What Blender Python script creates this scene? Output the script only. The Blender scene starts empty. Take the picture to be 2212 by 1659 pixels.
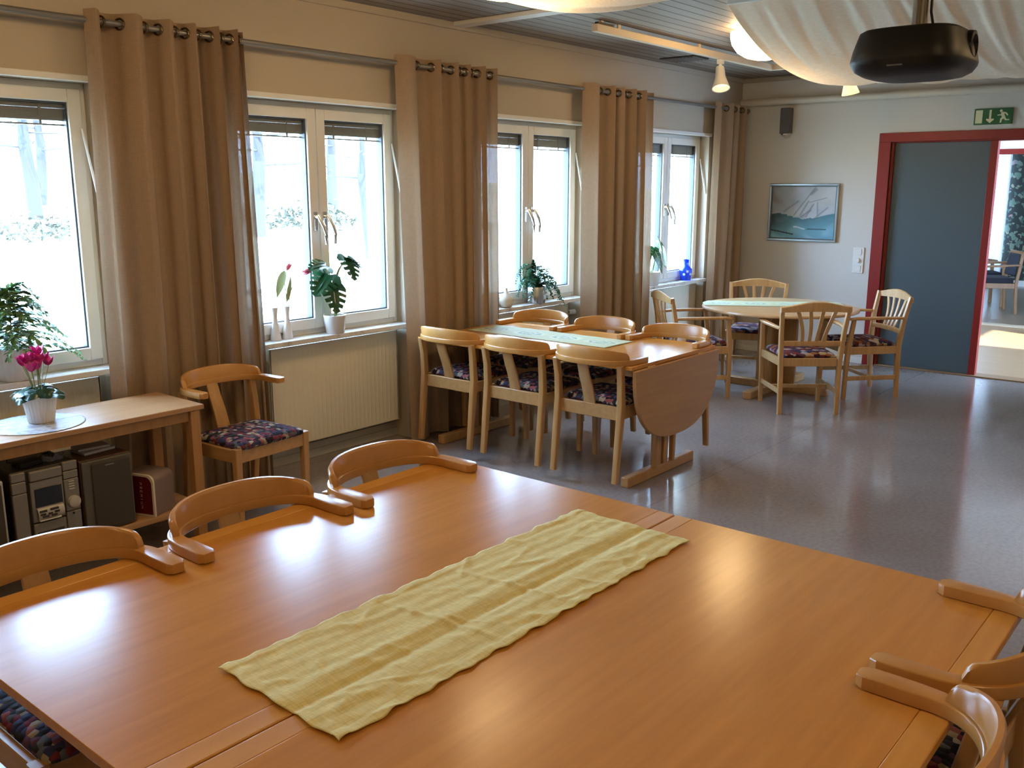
import bpy, bmesh, math, random
from math import pi, sin, cos, radians, sqrt, exp
from mathutils import Vector, Matrix
from mathutils.geometry import tessellate_polygon

SC = bpy.context.scene
COL = SC.collection

# ------------------------------------------------------------------ camera
cam_d = bpy.data.cameras.new('camera')
cam = bpy.data.objects.new('camera', cam_d)
COL.objects.link(cam)
_R = (0.6386117, -0.7695282, 0.0011945)
_U = (0.1582153, 0.1328176, 0.9784311)
_F = (0.7530889, 0.6246486, -0.2065700)
cam.matrix_world = Matrix(((_R[0], _U[0], -_F[0], 0.0),
                           (_R[1], _U[1], -_F[1], 0.0),
                           (_R[2], _U[2], -_F[2], 1.66),
                           (0, 0, 0, 1)))
cam_d.sensor_width = 36.0
cam_d.lens = 36.0 * 2011.3 / 2212.0
cam_d.clip_start = 0.02
cam_d.clip_end = 300
SC.camera = cam

# ------------------------------------------------------------------ world, sun, exposure
W = bpy.data.worlds.new('world')
SC.world = W
W.use_nodes = True
_bg = W.node_tree.nodes['Background']
_bg.inputs[0].default_value = (0.42, 0.65, 1.0, 1)
_bg.inputs[1].default_value = 20.0
sun_d = bpy.data.lights.new('sun', 'SUN')
sun_d.energy = 14.0
sun_d.angle = radians(0.6)
sun_d.color = (1.0, 0.93, 0.82)
sun = bpy.data.objects.new('sun', sun_d)
COL.objects.link(sun)
sun.rotation_euler = Vector((0.30, 0.80, -0.52)).to_track_quat('-Z', 'Y').to_euler()

SC.view_settings.view_transform = 'Standard'
SC.view_settings.look = 'None'
SC.view_settings.gamma = 1.0
SC.view_settings.use_curve_mapping = False
SC.view_settings.exposure = 1.15
SC.cycles.max_bounces = 10
SC.cycles.diffuse_bounces = 6
SC.cycles.transparent_max_bounces = 16
SC.cycles.sample_clamp_indirect = 8.0

WIN_C = (1.63, 3.63, 5.63, 7.67)      # window centres along the window wall
YW, YF = 4.43, 4.53                   # wall face, window frame face
XF = 8.95                             # face of the end wall
ZC = 2.72                             # ceiling
for wc in WIN_C:                      # light portals help the sampler find the sky through each window
    ld = bpy.data.lights.new('window_portal', 'AREA')
    ld.shape = 'RECTANGLE'
    ld.size, ld.size_y = 1.26, 1.36
    ld.cycles.is_portal = True
    lo = bpy.data.objects.new('window_portal', ld)
    COL.objects.link(lo)
    lo.location = (wc, 4.70, 1.46)
    lo.rotation_euler = (radians(-90), 0, 0)

# ------------------------------------------------------------------ mesh builder
def Rz(a): return Matrix.Rotation(a, 4, 'Z')
def T(x, y, z): return Matrix.Translation((x, y, z))


class MB:
    def __init__(self):
        self.v = []; self.f = []; self.c = []

    def add(self, vs, fs, M=None):
        o = len(self.v)
        for p in vs:
            p = Vector(p)
            if M is not None: p = M @ p
            self.v.append(tuple(p))
        for f in fs: self.f.append(tuple(i + o for i in f))
        return self

    def box(self, x0, x1, y0, y1, z0, z1, M=None):
        vs = [(x, y, z) for z in (z0, z1) for y in (y0, y1) for x in (x0, x1)]
        return self.add(vs, [(0, 2, 3, 1), (4, 5, 7, 6), (0, 1, 5, 4), (2, 6, 7, 3), (0, 4, 6, 2), (1, 3, 7, 5)], M)

    def loft(self, loops, cap0=True, cap1=True, closed=False, M=None):
        n = len(loops[0]); vs = [p for l in loops for p in l]; fs = []
        m = len(loops)
        for k in range(m if closed else m - 1):
            a, b = k * n, ((k + 1) % m) * n
            for i in range(n):
                j = (i + 1) % n
                fs.append((a + i, a + j, b + j, b + i))
        if not closed:
            if cap0: fs.append(tuple(reversed(range(n))))
            if cap1: fs.append(tuple(range((m - 1) * n, m * n)))
        return self.add(vs, fs, M)

    def lathe(self, prof, n=32, M=None, cap0=True, cap1=True):
        return self.loft([[(r * cos(2 * pi * i / n), r * sin(2 * pi * i / n), z) for i in range(n)] for r, z in prof], cap0, cap1, False, M)

    def prism(self, poly, z0, z1, M=None):
        # extrude a (possibly concave) polygon in XY
        n = len(poly)
        tri = tessellate_polygon([[Vector((x, y, 0)) for x, y in poly]])
        vs = [(x, y, z0) for x, y in poly] + [(x, y, z1) for x, y in poly]
        area = sum(poly[i][0] * poly[(i + 1) % n][1] - poly[(i + 1) % n][0] * poly[i][1] for i in range(n))
        fs = []
        for t in tri:
            a, b, c = t
            s = (poly[b][0] - poly[a][0]) * (poly[c][1] - poly[a][1]) - (poly[c][0] - poly[a][0]) * (poly[b][1] - poly[a][1])
            if s < 0: a, c = c, a
            fs.append((n + a, n + b, n + c)); fs.append((c, b, a))
        for i in range(n):
            j = (i + 1) % n
            fs.append((i, j, n + j, n + i) if area > 0 else (j, i, n + i, n + j))
        return self.add(vs, fs, M)

    def sweep(self, path, secs, up=(0, 0, 1), closed=False, M=None):
        # secs: one section [(a,b)...] (a sideways, b up) or one per path point
        P = [Vector(p) for p in path]; n = len(P); loops = []
        up = Vector(up)
        for i, p in enumerate(P):
            if closed: t = P[(i + 1) % n] - P[i - 1]
            else: t = P[min(i + 1, n - 1)] - P[max(i - 1, 0)]
            t.normalize()
            s = t.cross(up)
            if s.length < 1e-5: s = t.cross(Vector((1, 0, 0)))
            s.normalize(); u = s.cross(t)
            sec = secs[i] if isinstance(secs[0][0], (tuple, list)) else secs
            loops.append([tuple(p + s * a + u * b) for a, b in sec])
        return self.loft(loops, closed=closed, M=M)

    def tube(self, path, r, n=8, closed=False, M=None):
        if isinstance(r, (int, float)):
            sec = [(r * cos(2 * pi * i / n), r * sin(2 * pi * i / n)) for i in range(n)]
        else:
            sec = [[(q * cos(2 * pi * i / n), q * sin(2 * pi * i / n)) for i in range(n)] for q in r]
        return self.sweep(path, sec, closed=closed, M=M)

    def grid(self, fn, nu, nv, M=None):
        vs = [fn(i / nu, j / nv) for j in range(nv + 1) for i in range(nu + 1)]
        fs = [(j * (nu + 1) + i, j * (nu + 1) + i + 1, (j + 1) * (nu + 1) + i + 1, (j + 1) * (nu + 1) + i) for j in range(nv) for i in range(nu)]
        return self.add(vs, fs, M)

    def build(self, name, mat, parent=None, bevel=0.0, smooth=40, solid=0.0, subsurf=0, fix=False):
        me = bpy.data.meshes.new(name)
        me.from_pydata(self.v, [], self.f)
        me.update()
        if fix:
            bm = bmesh.new(); bm.from_mesh(me)
            bmesh.ops.recalc_face_normals(bm, faces=bm.faces); bm.to_mesh(me); bm.free()
        if smooth:
            for p in me.polygons: p.use_smooth = True
            me.set_sharp_from_angle(angle=radians(smooth))
        me.materials.append(mat)
        o = bpy.data.objects.new(name, me)
        COL.objects.link(o)
        if parent is not None: o.parent = parent
        if solid:
            m = o.modifiers.new('solid', 'SOLIDIFY'); m.thickness = solid; m.offset = 0
        if subsurf:
            m = o.modifiers.new('sub', 'SUBSURF'); m.levels = subsurf; m.render_levels = subsurf
        if bevel:
            m = o.modifiers.new('bevel', 'BEVEL'); m.width = bevel; m.segments = 2; m.limit_method = 'ANGLE'; m.angle_limit = radians(35)
        return o


def rrect(w, h, r, n=3):
    out = []
    for cx, cy, a0 in ((w / 2 - r, h / 2 - r, 0), (-w / 2 + r, h / 2 - r, 90), (-w / 2 + r, -h / 2 + r, 180), (w / 2 - r, -h / 2 + r, 270)):
        for k in range(n + 1):
            a = radians(a0 + 90 * k / n)
            out.append((cx + r * cos(a), cy + r * sin(a)))
    return out


def tag(o, label=None, cat=None, group=None, kind=None):
    if label: o['label'] = label
    if cat: o['category'] = cat
    if group: o['group'] = group
    if kind: o['kind'] = kind
    return o


def thing(name, loc=(0, 0, 0), rz=0.0, label=None, cat=None, group=None, kind=None):
    o = bpy.data.objects.new(name, None)
    o.empty_display_size = 0.1
    COL.objects.link(o)
    o.location = loc
    o.rotation_euler = (0, 0, rz)
    return tag(o, label, cat, group, kind)


def copy_tree(o, parent=None):
    c = o.copy(); COL.objects.link(c)
    if parent is not None:
        c.parent = parent
    for ch in list(o.children): copy_tree(ch, c)
    return c


def box_obj(name, mat, b, parent=None, bevel=0.003):
    return MB().box(*b).build(name, mat, parent, bevel=bevel)


def structure(o): o['kind'] = 'structure'; return o

# ------------------------------------------------------------------ materials
def mat(name, color=(0.8, 0.8, 0.8), rough=0.5, metal=0.0, emit=None, estr=0.0, spec=0.5, coat=0.0):
    m = bpy.data.materials.new(name); m.use_nodes = True
    b = m.node_tree.nodes['Principled BSDF']
    b.inputs['Base Color'].default_value = (*color, 1)
    b.inputs['Roughness'].default_value = rough
    b.inputs['Metallic'].default_value = metal
    b.inputs['Specular IOR Level'].default_value = spec
    if coat:
        b.inputs['Coat Weight'].default_value = coat
        b.inputs['Coat Roughness'].default_value = 0.12
    if emit:
        b.inputs['Emission Color'].default_value = (*emit, 1)
        b.inputs['Emission Strength'].default_value = estr
    return m


class N:
    """tiny node helper"""
    def __init__(self, m):
        self.t = m.node_tree; self.b = self.t.nodes.get('Principled BSDF')

    def n(self, kind, **kw):
        x = self.t.nodes.new(kind)
        for k, v in kw.items():
            if hasattr(x, k): setattr(x, k, v)
            else: x.inputs[k.replace('_', ' ')].default_value = v
        return x

    def l(self, a, b): self.t.links.new(a, b)

    def coord(self, scale=(1, 1, 1), which='Object', rot=(0, 0, 0)):
        tc = self.n('ShaderNodeTexCoord'); mp = self.n('ShaderNodeMapping')
        mp.inputs['Scale'].default_value = scale
        mp.inputs['Rotation'].default_value = rot
        self.l(tc.outputs[which], mp.inputs['Vector'])
        return mp.outputs['Vector']

    def noise(self, vec, scale, detail=3, rough=0.5):
        x = self.n('ShaderNodeTexNoise'); x.inputs['Scale'].default_value = scale
        x.inputs['Detail'].default_value = detail; x.inputs['Roughness'].default_value = rough
        self.l(vec, x.inputs['Vector']); return x.outputs['Fac']

    def ramp(self, fac, stops, interp='LINEAR'):
        r = self.n('ShaderNodeValToRGB'); r.color_ramp.interpolation = interp
        e = r.color_ramp.elements
        while len(e) < len(stops): e.new(0.5)
        for q, (p, c) in zip(e, stops): q.position = p; q.color = (*c, 1)
        self.l(fac, r.inputs['Fac']); return r.outputs['Color']

    def bump(self, h, strength=0.2, dist=0.01):
        b = self.n('ShaderNodeBump'); b.inputs['Strength'].default_value = strength
        b.inputs['Distance'].default_value = dist
        self.l(h, b.inputs['Height']); self.l(b.outputs['Normal'], self.b.inputs['Normal'])

    def math(self, op, a, b=None, c=None):
        x = self.n('ShaderNodeMath', operation=op)
        for i, q in enumerate((a, b, c)):
            if q is None: continue
            if isinstance(q, (int, float)): x.inputs[i].default_value = q
            else: self.l(q, x.inputs[i])
        return x.outputs[0]

    def base(self, c): self.l(c, self.b.inputs['Base Color'])


def wood(name, dark, light, rough=0.32, axis='X', coat=0.0, grain=1.0, spec=0.5):
    m = mat(name, light, rough, coat=coat, spec=spec); k = N(m)
    s = {'X': (1.2, 16, 16), 'Y': (16, 1.2, 16), 'Z': (16, 16, 1.2)}[axis]
    v = k.coord(s)
    a = k.noise(v, 2.2 * grain, 5, 0.6)
    k.base(k.ramp(a, [(0.25, dark), (0.7, light)]))
    s2 = {'X': (4, 160, 160), 'Y': (160, 4, 160), 'Z': (160, 160, 4)}[axis]
    f = k.noise(k.coord(s2), 1.0, 2)
    k.bump(f, 0.015, 0.002)
    return m


BEECH_D, BEECH_L = (0.40, 0.205, 0.068), (0.52, 0.29, 0.105)
M_top = wood('table_top_wood', (0.50, 0.210, 0.036), (0.61, 0.270, 0.052), 0.205, 'X', spec=0.5)
M_topy = wood('table_top_wood_cross', (0.48, 0.215, 0.044), (0.58, 0.27, 0.062), 0.20, 'Y', spec=0.45)
M_strip = wood('table_edge_wood', (0.55, 0.250, 0.046), (0.64, 0.305, 0.062), 0.26, 'X')
M_beech = wood('beech', BEECH_D, BEECH_L, 0.36, 'Z')
def m_bent():
    m = mat('beech_bent', (0.5, 0.25, 0.075), 0.26); k = N(m)
    a = k.noise(k.coord((1, 1, 1)), 9, 4, 0.6)
    k.base(k.ramp(a, [(0.3, (0.46, 0.215, 0.052)), (0.7, (0.55, 0.275, 0.078))]))
    return m


M_beech_rail = m_bent()
M_beechx = wood('beech_long', BEECH_D, BEECH_L, 0.38, 'X')
M_pale = wood('pale_beech', (0.46, 0.26, 0.10), (0.60, 0.37, 0.16), 0.35, 'Z')
M_round = wood('round_table_wood', (0.52, 0.32, 0.15), (0.64, 0.42, 0.22), 0.22, 'Y')


def m_seat():
    m = mat('seat_weave', rough=0.9, spec=0.2); k = N(m)
    v = k.coord((46, 52, 46))
    vo = k.n('ShaderNodeTexVoronoi'); vo.inputs['Randomness'].default_value = 0.55; vo.inputs['Scale'].default_value = 1.0
    k.l(v, vo.inputs['Vector'])
    se = k.n('ShaderNodeSeparateColor'); k.l(vo.outputs['Color'], se.inputs[0])
    c = k.ramp(se.outputs[0], [(0, (.018, .016, .024)), (.16, (.035, .04, .10)), (.30, (.16, .025, .035)), (.44, (.03, .03, .035)), (.56, (.34, .27, .18)),
                               (.66, (.12, .05, .09)), (.76, (.10, .11, .12)), (.86, (.30, .10, .10)), (.94, (.42, .38, .33))], 'CONSTANT')
    k.base(c)
    h = k.math('SUBTRACT', 1.0, vo.outputs['Distance'])
    k.bump(h, 0.9, 0.006)
    return m


M_seat = m_seat()


def m_linen(name, color, transp, transl, wave=1.0):
    """woven linen: diffuse + translucent, with open gaps between the threads"""
    m = bpy.data.materials.new(name); m.use_nodes = True
    t = m.node_tree; t.nodes.clear(); k = N(m)
    out = k.n('ShaderNodeOutputMaterial')
    d = k.n('ShaderNodeBsdfDiffuse'); tl = k.n('ShaderNodeBsdfTranslucent'); tp = k.n('ShaderNodeBsdfTransparent')
    v = k.coord((30, 30, 420)); w1 = k.noise(v, 1.0, 2)
    v2 = k.coord((420, 420, 22)); w2 = k.noise(v2, 1.0, 2)
    w = k.math('MULTIPLY', w1, w2)
    col = k.ramp(w, [(0.12, tuple(c * 0.90 for c in color)), (0.4, tuple(min(1, c * 1.07) for c in color))])
    k.l(col, d.inputs['Color']); k.l(col, tl.inputs['Color'])
    m1 = k.n('ShaderNodeMixShader'); m1.inputs[0].default_value = transl
    k.l(d.outputs[0], m1.inputs[1]); k.l(tl.outputs[0], m1.inputs[2])
    m2 = k.n('ShaderNodeMixShader')
    fac = k.math('MULTIPLY', k.math('SUBTRACT', 0.42, w), transp * 6.0)
    fc = k.n('ShaderNodeClamp'); k.l(fac, fc.inputs[0]); fc.inputs['Max'].default_value = 0.4
    k.l(fc.outputs[0], m2.inputs[0])
    k.l(m1.outputs[0], m2.inputs[1]); k.l(tp.outputs[0], m2.inputs[2])
    k.l(m2.outputs[0], out.inputs[0])
    return m


M_curtain = m_linen('curtain_linen', (0.38, 0.265, 0.170), 0.010, 0.13)
M_drape = m_linen('ceiling_drape_cotton', (0.88, 0.82, 0.71), 0.0, 0.35)
M_sheer = m_linen('white_sheer', (0.80, 0.80, 0.82), 0.004, 0.10)


def m_wall(name, color, rough=0.8):
    m = mat(name, color, rough, spec=0.25); k = N(m)
    f = k.noise(k.coord((1, 1, 1)), 240, 2)
    k.bump(f, 0.12, 0.002)
    g = k.noise(k.coord((1, 1, 1)), 1.1, 3)
    k.base(k.ramp(g, [(0.3, tuple(c * 0.97 for c in color)), (0.7, color)]))
    return m


M_wall = m_wall('wall_paint', (0.48, 0.41, 0.315))
M_wallfar = m_wall('end_wall_paint', (0.62, 0.595, 0.55))
M_white = mat('white_paint', (0.72, 0.71, 0.67), 0.4)
M_frame = mat('window_white', (0.70, 0.68, 0.63), 0.35)
M_rad = mat('radiator_enamel', (0.70, 0.64, 0.50), 0.35)
M_black = mat('black_plastic', (0.008, 0.0075, 0.007), 0.45, spec=0.3)
M_chrome = mat('chrome', (0.75, 0.74, 0.72), 0.18, 1.0)
M_steel = mat('brushed_steel', (0.62, 0.62, 0.60), 0.28, 1.0)
M_rod = mat('rod_grey', (0.22, 0.205, 0.19), 0.4, 0.5)
M_grommet = mat('eyelet_bronze', (0.20, 0.16, 0.11), 0.25, 1.0)
M_red = mat('red_paint', (0.235, 0.012, 0.009), 0.4)
M_door = mat('door_blue_grey', (0.070, 0.102, 0.120), 0.40)
M_brass = mat('brass', (0.70, 0.50, 0.20), 0.25, 1.0)
M_lampwhite = mat('lamp_white', (0.80, 0.77, 0.70), 0.35)
M_rail = mat('track_rail_white', (0.72, 0.60, 0.44), 0.45)
M_soil = mat('soil', (0.03, 0.02, 0.015), 0.95)
M_green = mat('leaf_green', (0.045, 0.13, 0.035), 0.38)
M_dkgreen = mat('leaf_dark', (0.012, 0.055, 0.030), 0.28)
M_fern = mat('fern_green', (0.13, 0.26, 0.085), 0.5)
M_stem = mat('stem_green', (0.22, 0.28, 0.10), 0.5)
M_pot = mat('pot_ceramic', (0.70, 0.66, 0.62), 0.25)
M_potw = mat('pot_textured', (0.74, 0.68, 0.60), 0.5)
M_pink = mat('petal_pink', (0.62, 0.03, 0.25), 0.5)
M_tulip = mat('petal_soft_pink', (0.75, 0.22, 0.36), 0.5)


def m_glass():
    m = bpy.data.materials.new('window_glass'); m.use_nodes = True
    t = m.node_tree; t.nodes.clear(); k = N(m)
    out = k.n('ShaderNodeOutputMaterial'); tp = k.n('ShaderNodeBsdfTransparent'); g = k.n('ShaderNodeBsdfGlossy')
    tp.inputs[0].default_value = (0.95, 0.97, 0.97, 1); g.inputs['Roughness'].default_value = 0.02
    fr = k.n('ShaderNodeLayerWeight'); fr.inputs[0].default_value = 0.5
    fac = k.math('MULTIPLY_ADD', k.math('POWER', fr.outputs['Facing'], 4.0), 0.5, 0.03)
    mx = k.n('ShaderNodeMixShader')
    k.l(fac, mx.inputs[0]); k.l(tp.outputs[0], mx.inputs[1]); k.l(g.outputs[0], mx.inputs[2]); k.l(mx.outputs[0], out.inputs[0])
    return m


M_glass = m_glass()


def m_floor():
    m = mat('floor_linoleum', (0.16, 0.13, 0.115), 0.2, spec=0.5); k = N(m)
    v = k.coord((1, 1, 1))
    a = k.noise(v, 42, 5, 0.7); b = k.noise(v, 2.2, 3)
    mx = k.n('ShaderNodeMix', data_type='RGBA'); mx.inputs[0].default_value = 0.35
    k.l(k.ramp(a, [(0.3, (0.185, 0.155, 0.142)), (0.7, (0.295, 0.255, 0.238))]), mx.inputs[6])
    k.l(k.ramp(b, [(0.3, (0.20, 0.17, 0.155)), (0.7, (0.28, 0.242, 0.225))]), mx.inputs[7])
    # welded seams between the floor sheets
    sx = k.n('ShaderNodeSeparateXYZ'); k.l(v, sx.inputs[0])
    pp = k.math('ABSOLUTE', k.math('SUBTRACT', k.math('FRACT', k.math('DIVIDE', k.math('ADD', sx.outputs[1], 0.55), 2.0)), 0.5))
    seam = k.math('LESS_THAN', pp, 0.0018)
    m2 = k.n('ShaderNodeMix', data_type='RGBA'); k.l(seam, m2.inputs[0])
    k.l(mx.outputs[2], m2.inputs[6]); m2.inputs[7].default_value = (0.19, 0.16, 0.14, 1)
    k.base(m2.outputs[2])
    c = k.noise(v, 7, 4)
    k.l(k.ramp(c, [(0.3, (0.09,) * 3), (0.7, (0.18,) * 3)]), k.b.inputs['Roughness'])
    k.bump(k.noise(v, 9, 2), 0.03, 0.01)
    return m


M_floor = m_floor()


def m_ceiling():
    m = mat('ceiling_boards', (0.3, 0.27, 0.24), 0.55); k = N(m)
    v = k.coord((1, 1, 1))
    sx = k.n('ShaderNodeSeparateXYZ'); k.l(v, sx.inputs[0])
    fr = k.math('FRACT', k.math('DIVIDE', sx.outputs[1], 0.098))
    gap = k.math('LESS_THAN', fr, 0.13)
    fl = k.math('FLOOR', k.math('DIVIDE', sx.outputs[1], 0.098))
    wn = k.n('ShaderNodeTexWhiteNoise', noise_dimensions='1D'); k.l(fl, wn.inputs['W'])
    g = k.noise(k.coord((1.5, 30, 1)), 2, 4)
    c = k.ramp(k.math('MULTIPLY_ADD', wn.outputs['Value'], 0.5, k.math('MULTIPLY', g, 0.5)), [(0.2, (0.22, 0.185, 0.155)), (0.8, (0.31, 0.27, 0.232))])
    mx = k.n('ShaderNodeMix', data_type='RGBA'); k.l(gap, mx.inputs[0]); k.l(c, mx.inputs[6]); mx.inputs[7].default_value = (0.05, 0.035, 0.025, 1)
    k.base(mx.outputs[2])
    k.bump(k.math('SUBTRACT', 1.0, gap), 0.6, 0.01)
    return m


M_ceil = m_ceiling()


def m_marble():
    m = mat('sill_marble', (0.62, 0.60, 0.57), 0.25); k = N(m)
    a = k.noise(k.coord((1, 3, 1)), 9, 6, 0.7)
    k.base(k.ramp(a, [(0.35, (0.36, 0.34, 0.32)), (0.5, (0.62, 0.60, 0.57)), (0.8, (0.72, 0.70, 0.67))]))
    return m


M_marble = m_marble()


def m_vcol(name, rough=0.5, spec=0.3):
    m = mat(name, rough=rough, spec=spec); k = N(m)
    a = k.n('ShaderNodeVertexColor'); a.layer_name = 'Col'
    k.base(a.outputs[0]); return m


def paint(o, fn):
    me = o.data
    ca = me.color_attributes.new('Col', 'FLOAT_COLOR', 'POINT')
    for i, v in enumerate(me.vertices): ca.data[i].color = (*fn(v.co), 1)


# ------------------------------------------------------------------ room shell
BACK_X, SIDE_Y = -1.6, -2.4
structure(MB().box(BACK_X - 0.2, XF + 0.02, SIDE_Y - 0.2, 4.85, -0.2, 0.0).build('floor', M_floor, smooth=0))
structure(MB().box(BACK_X - 0.2, XF + 0.25, SIDE_Y - 0.2, 4.85, ZC, ZC + 0.2).build('ceiling', M_ceil, smooth=0))
mb = MB()
YO = 4.80
edges = [BACK_X] + [e for c in WIN_C for e in (c - 0.63, c + 0.63)] + [XF + 0.25]
mb.box(BACK_X - 0.2, XF + 0.25, YW, YO, 2.14, ZC + 0.2)
for i in range(0, len(edges), 2):
    mb.box(edges[i] - (0.2 if i == 0 else 0), edges[i + 1], YW, YO, 0, 2.14)
for c in WIN_C:
    mb.box(c - 0.63, c + 0.63, YW + 0.145, YO, 0, 0.75)
structure(mb.build('wall_window', M_wall, smooth=0))
# end wall with the wide door opening (Y 0.60 .. 2.93)
D0, D1, DH = 0.55, 2.93, 2.07
mb = MB().box(XF, XF + 0.16, D1, YW, 0, ZC).box(XF, XF + 0.16, SIDE_Y, D0, 0, ZC).box(XF, XF + 0.16, D0, D1, DH, ZC)
structure(mb.build('wall_end', M_wallfar, smooth=0))
structure(MB().box(BACK_X - 0.2, BACK_X, SIDE_Y, YW, 0, ZC).build('wall_back', M_wall, smooth=0))
structure(MB().box(BACK_X - 0.2, XF + 0.16, SIDE_Y - 0.2, SIDE_Y, 0, ZC).build('wall_side', M_wall, smooth=0))
# trims
structure(MB().box(BACK_X, XF, YW - 0.022, YW, ZC - 0.045, ZC).build('trim_1', M_wall, bevel=0.006))
structure(MB().box(XF - 0.022, XF, SIDE_Y, YW - 0.022, ZC - 0.045, ZC).build('trim_2', M_wall, bevel=0.006))
structure(MB().box(4.71, 4.81, SIDE_Y, YW - 0.022, ZC - 0.028, ZC).build('trim_3', M_white, bevel=0.004))
for i, c in enumerate(WIN_C):
    structure(MB().box(c - 0.66, c + 0.66, YW - 0.014, YW + 0.01, 2.138, 2.168).build('trim_%d' % (4 + i), M_white, bevel=0.004))
mb = MB()
for i in range(0, len(edges), 2):
    mb.box(edges[i], min(edges[i + 1], XF - 0.01), YW - 0.012, YW, 0, 0.07)
for c in WIN_C:
    mb.box(c - 0.63, c + 0.63, YW + 0.13, YW + 0.145, 0, 0.095)
    mb.box(c - 0.63, c + 0.63, YW + 0.12, YW + 0.13, 0, 0.055)
structure(mb.build('baseboard_window', mat('baseboard_grey', (0.40, 0.38, 0.34), 0.5), bevel=0.003))
structure(MB().box(XF - 0.012, XF, D1 + 0.11, YW - 0.012, 0, 0.06).build('baseboard_end', M_white, bevel=0.003))

# ------------------------------------------------------------------ windows
M_blind = mat('blind_slats', (0.20, 0.19, 0.17), 0.5)
M_gasket = mat('glazing_gasket', (0.06, 0.07, 0.08), 0.5)


def ring(mb, x0, x1, y0, y1, z0, z1, wl, wr, wb, wt):
    mb.box(x0, x0 + wl, y0, y1, z0, z1).box(x1 - wr, x1, y0, y1, z0, z1)
    mb.box(x0 + wl, x1 - wr, y0, y1, z0, z0 + wb).box(x0 + wl, x1 - wr, y0, y1, z1 - wt, z1)


def window(i, c):
    w = thing('window_%d' % (i + 1), (c, YF, 0), kind='structure')
    mb = MB(); ring(mb, -0.63, 0.63, 0.0, 0.10, 0.785, 2.14, 0.028, 0.028, 0.035, 0.03)
    mb.build('frame', M_frame, w, bevel=0.003)
    sides = ((-0.602, -0.003, -1), (0.003, 0.602, 1))
    for x0, x1, s in sides:
        mb = MB(); ring(mb, x0, x1, -0.018, 0.045, 0.818, 2.112, 0.062, 0.062, 0.062, 0.062)
        sa = mb.build('sash', M_frame, w, bevel=0.004)
        gx0, gx1, gz0, gz1 = x0 + 0.062, x1 - 0.062, 0.88, 2.05
        mb = MB(); ring(mb, gx0, gx1, 0.0, 0.05, gz0, gz1, 0.008, 0.008, 0.008, 0.008)
        mb.build('gasket', M_gasket, sa)
        MB().box(gx0 + 0.004, gx1 - 0.004, 0.012, 0.016, gz0 + 0.004, gz1 - 0.004).build('pane', M_glass, sa, smooth=0)
        # venetian blind drawn up between the panes
        mb = MB().box(gx0 + 0.008, gx1 - 0.008, 0.022, 0.046, gz1 - 0.028, gz1 - 0.004)
        for q in range(12): mb.box(gx0 + 0.009, gx1 - 0.009, 0.021 + 0.001 * (q % 2), 0.047, gz1 - 0.0345 - q * 0.0046, gz1 - 0.0300 - q * 0.0046)
        mb.box(gx0 + 0.010, gx1 - 0.010, 0.024, 0.044, gz1 - 0.108, gz1 - 0.100)
        for fx in (0.2, 0.75):
            xx = gx0 + (gx1 - gx0) * fx
            mb.box(xx - 0.006, xx + 0.006, 0.0185, 0.0205, gz1 - 0.108, gz1 - 0.01)
        mb.build('blind', M_blind, sa)
        hx = -0.036 if s < 0 else 0.036
        mb = MB().box(hx - 0.013, hx + 0.013, -0.027, -0.018, 1.405, 1.515)
        mb.tube([(hx, -0.02, 1.485), (hx, -0.052, 1.485)], 0.011, 10)
        pts = [(hx - 0.002, -0.050, 1.497), (hx + 0.004, -0.062, 1.472), (hx + 0.018, -0.078, 1.43), (hx + 0.027, -0.084, 1.38), (hx + 0.028, -0.080, 1.325)]
        mb.tube(pts, [0.011, 0.0125, 0.012, 0.011, 0.009], 10)
        mb.build('handle', M_chrome, sa)
    # marble sill
    MB().box(-0.645, 0.645, -0.13, 0.01, 0.755, 0.785).build('sill', M_marble, w, bevel=0.004)
    # friction stay on the far jamb side
    MB().tube([(0.59, -0.03, 1.93), (0.615, -0.085, 1.60)], 0.006, 6).build('stay_rod', M_white, w)
    return w


for i, c in enumerate(WIN_C): window(i, c)

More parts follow.
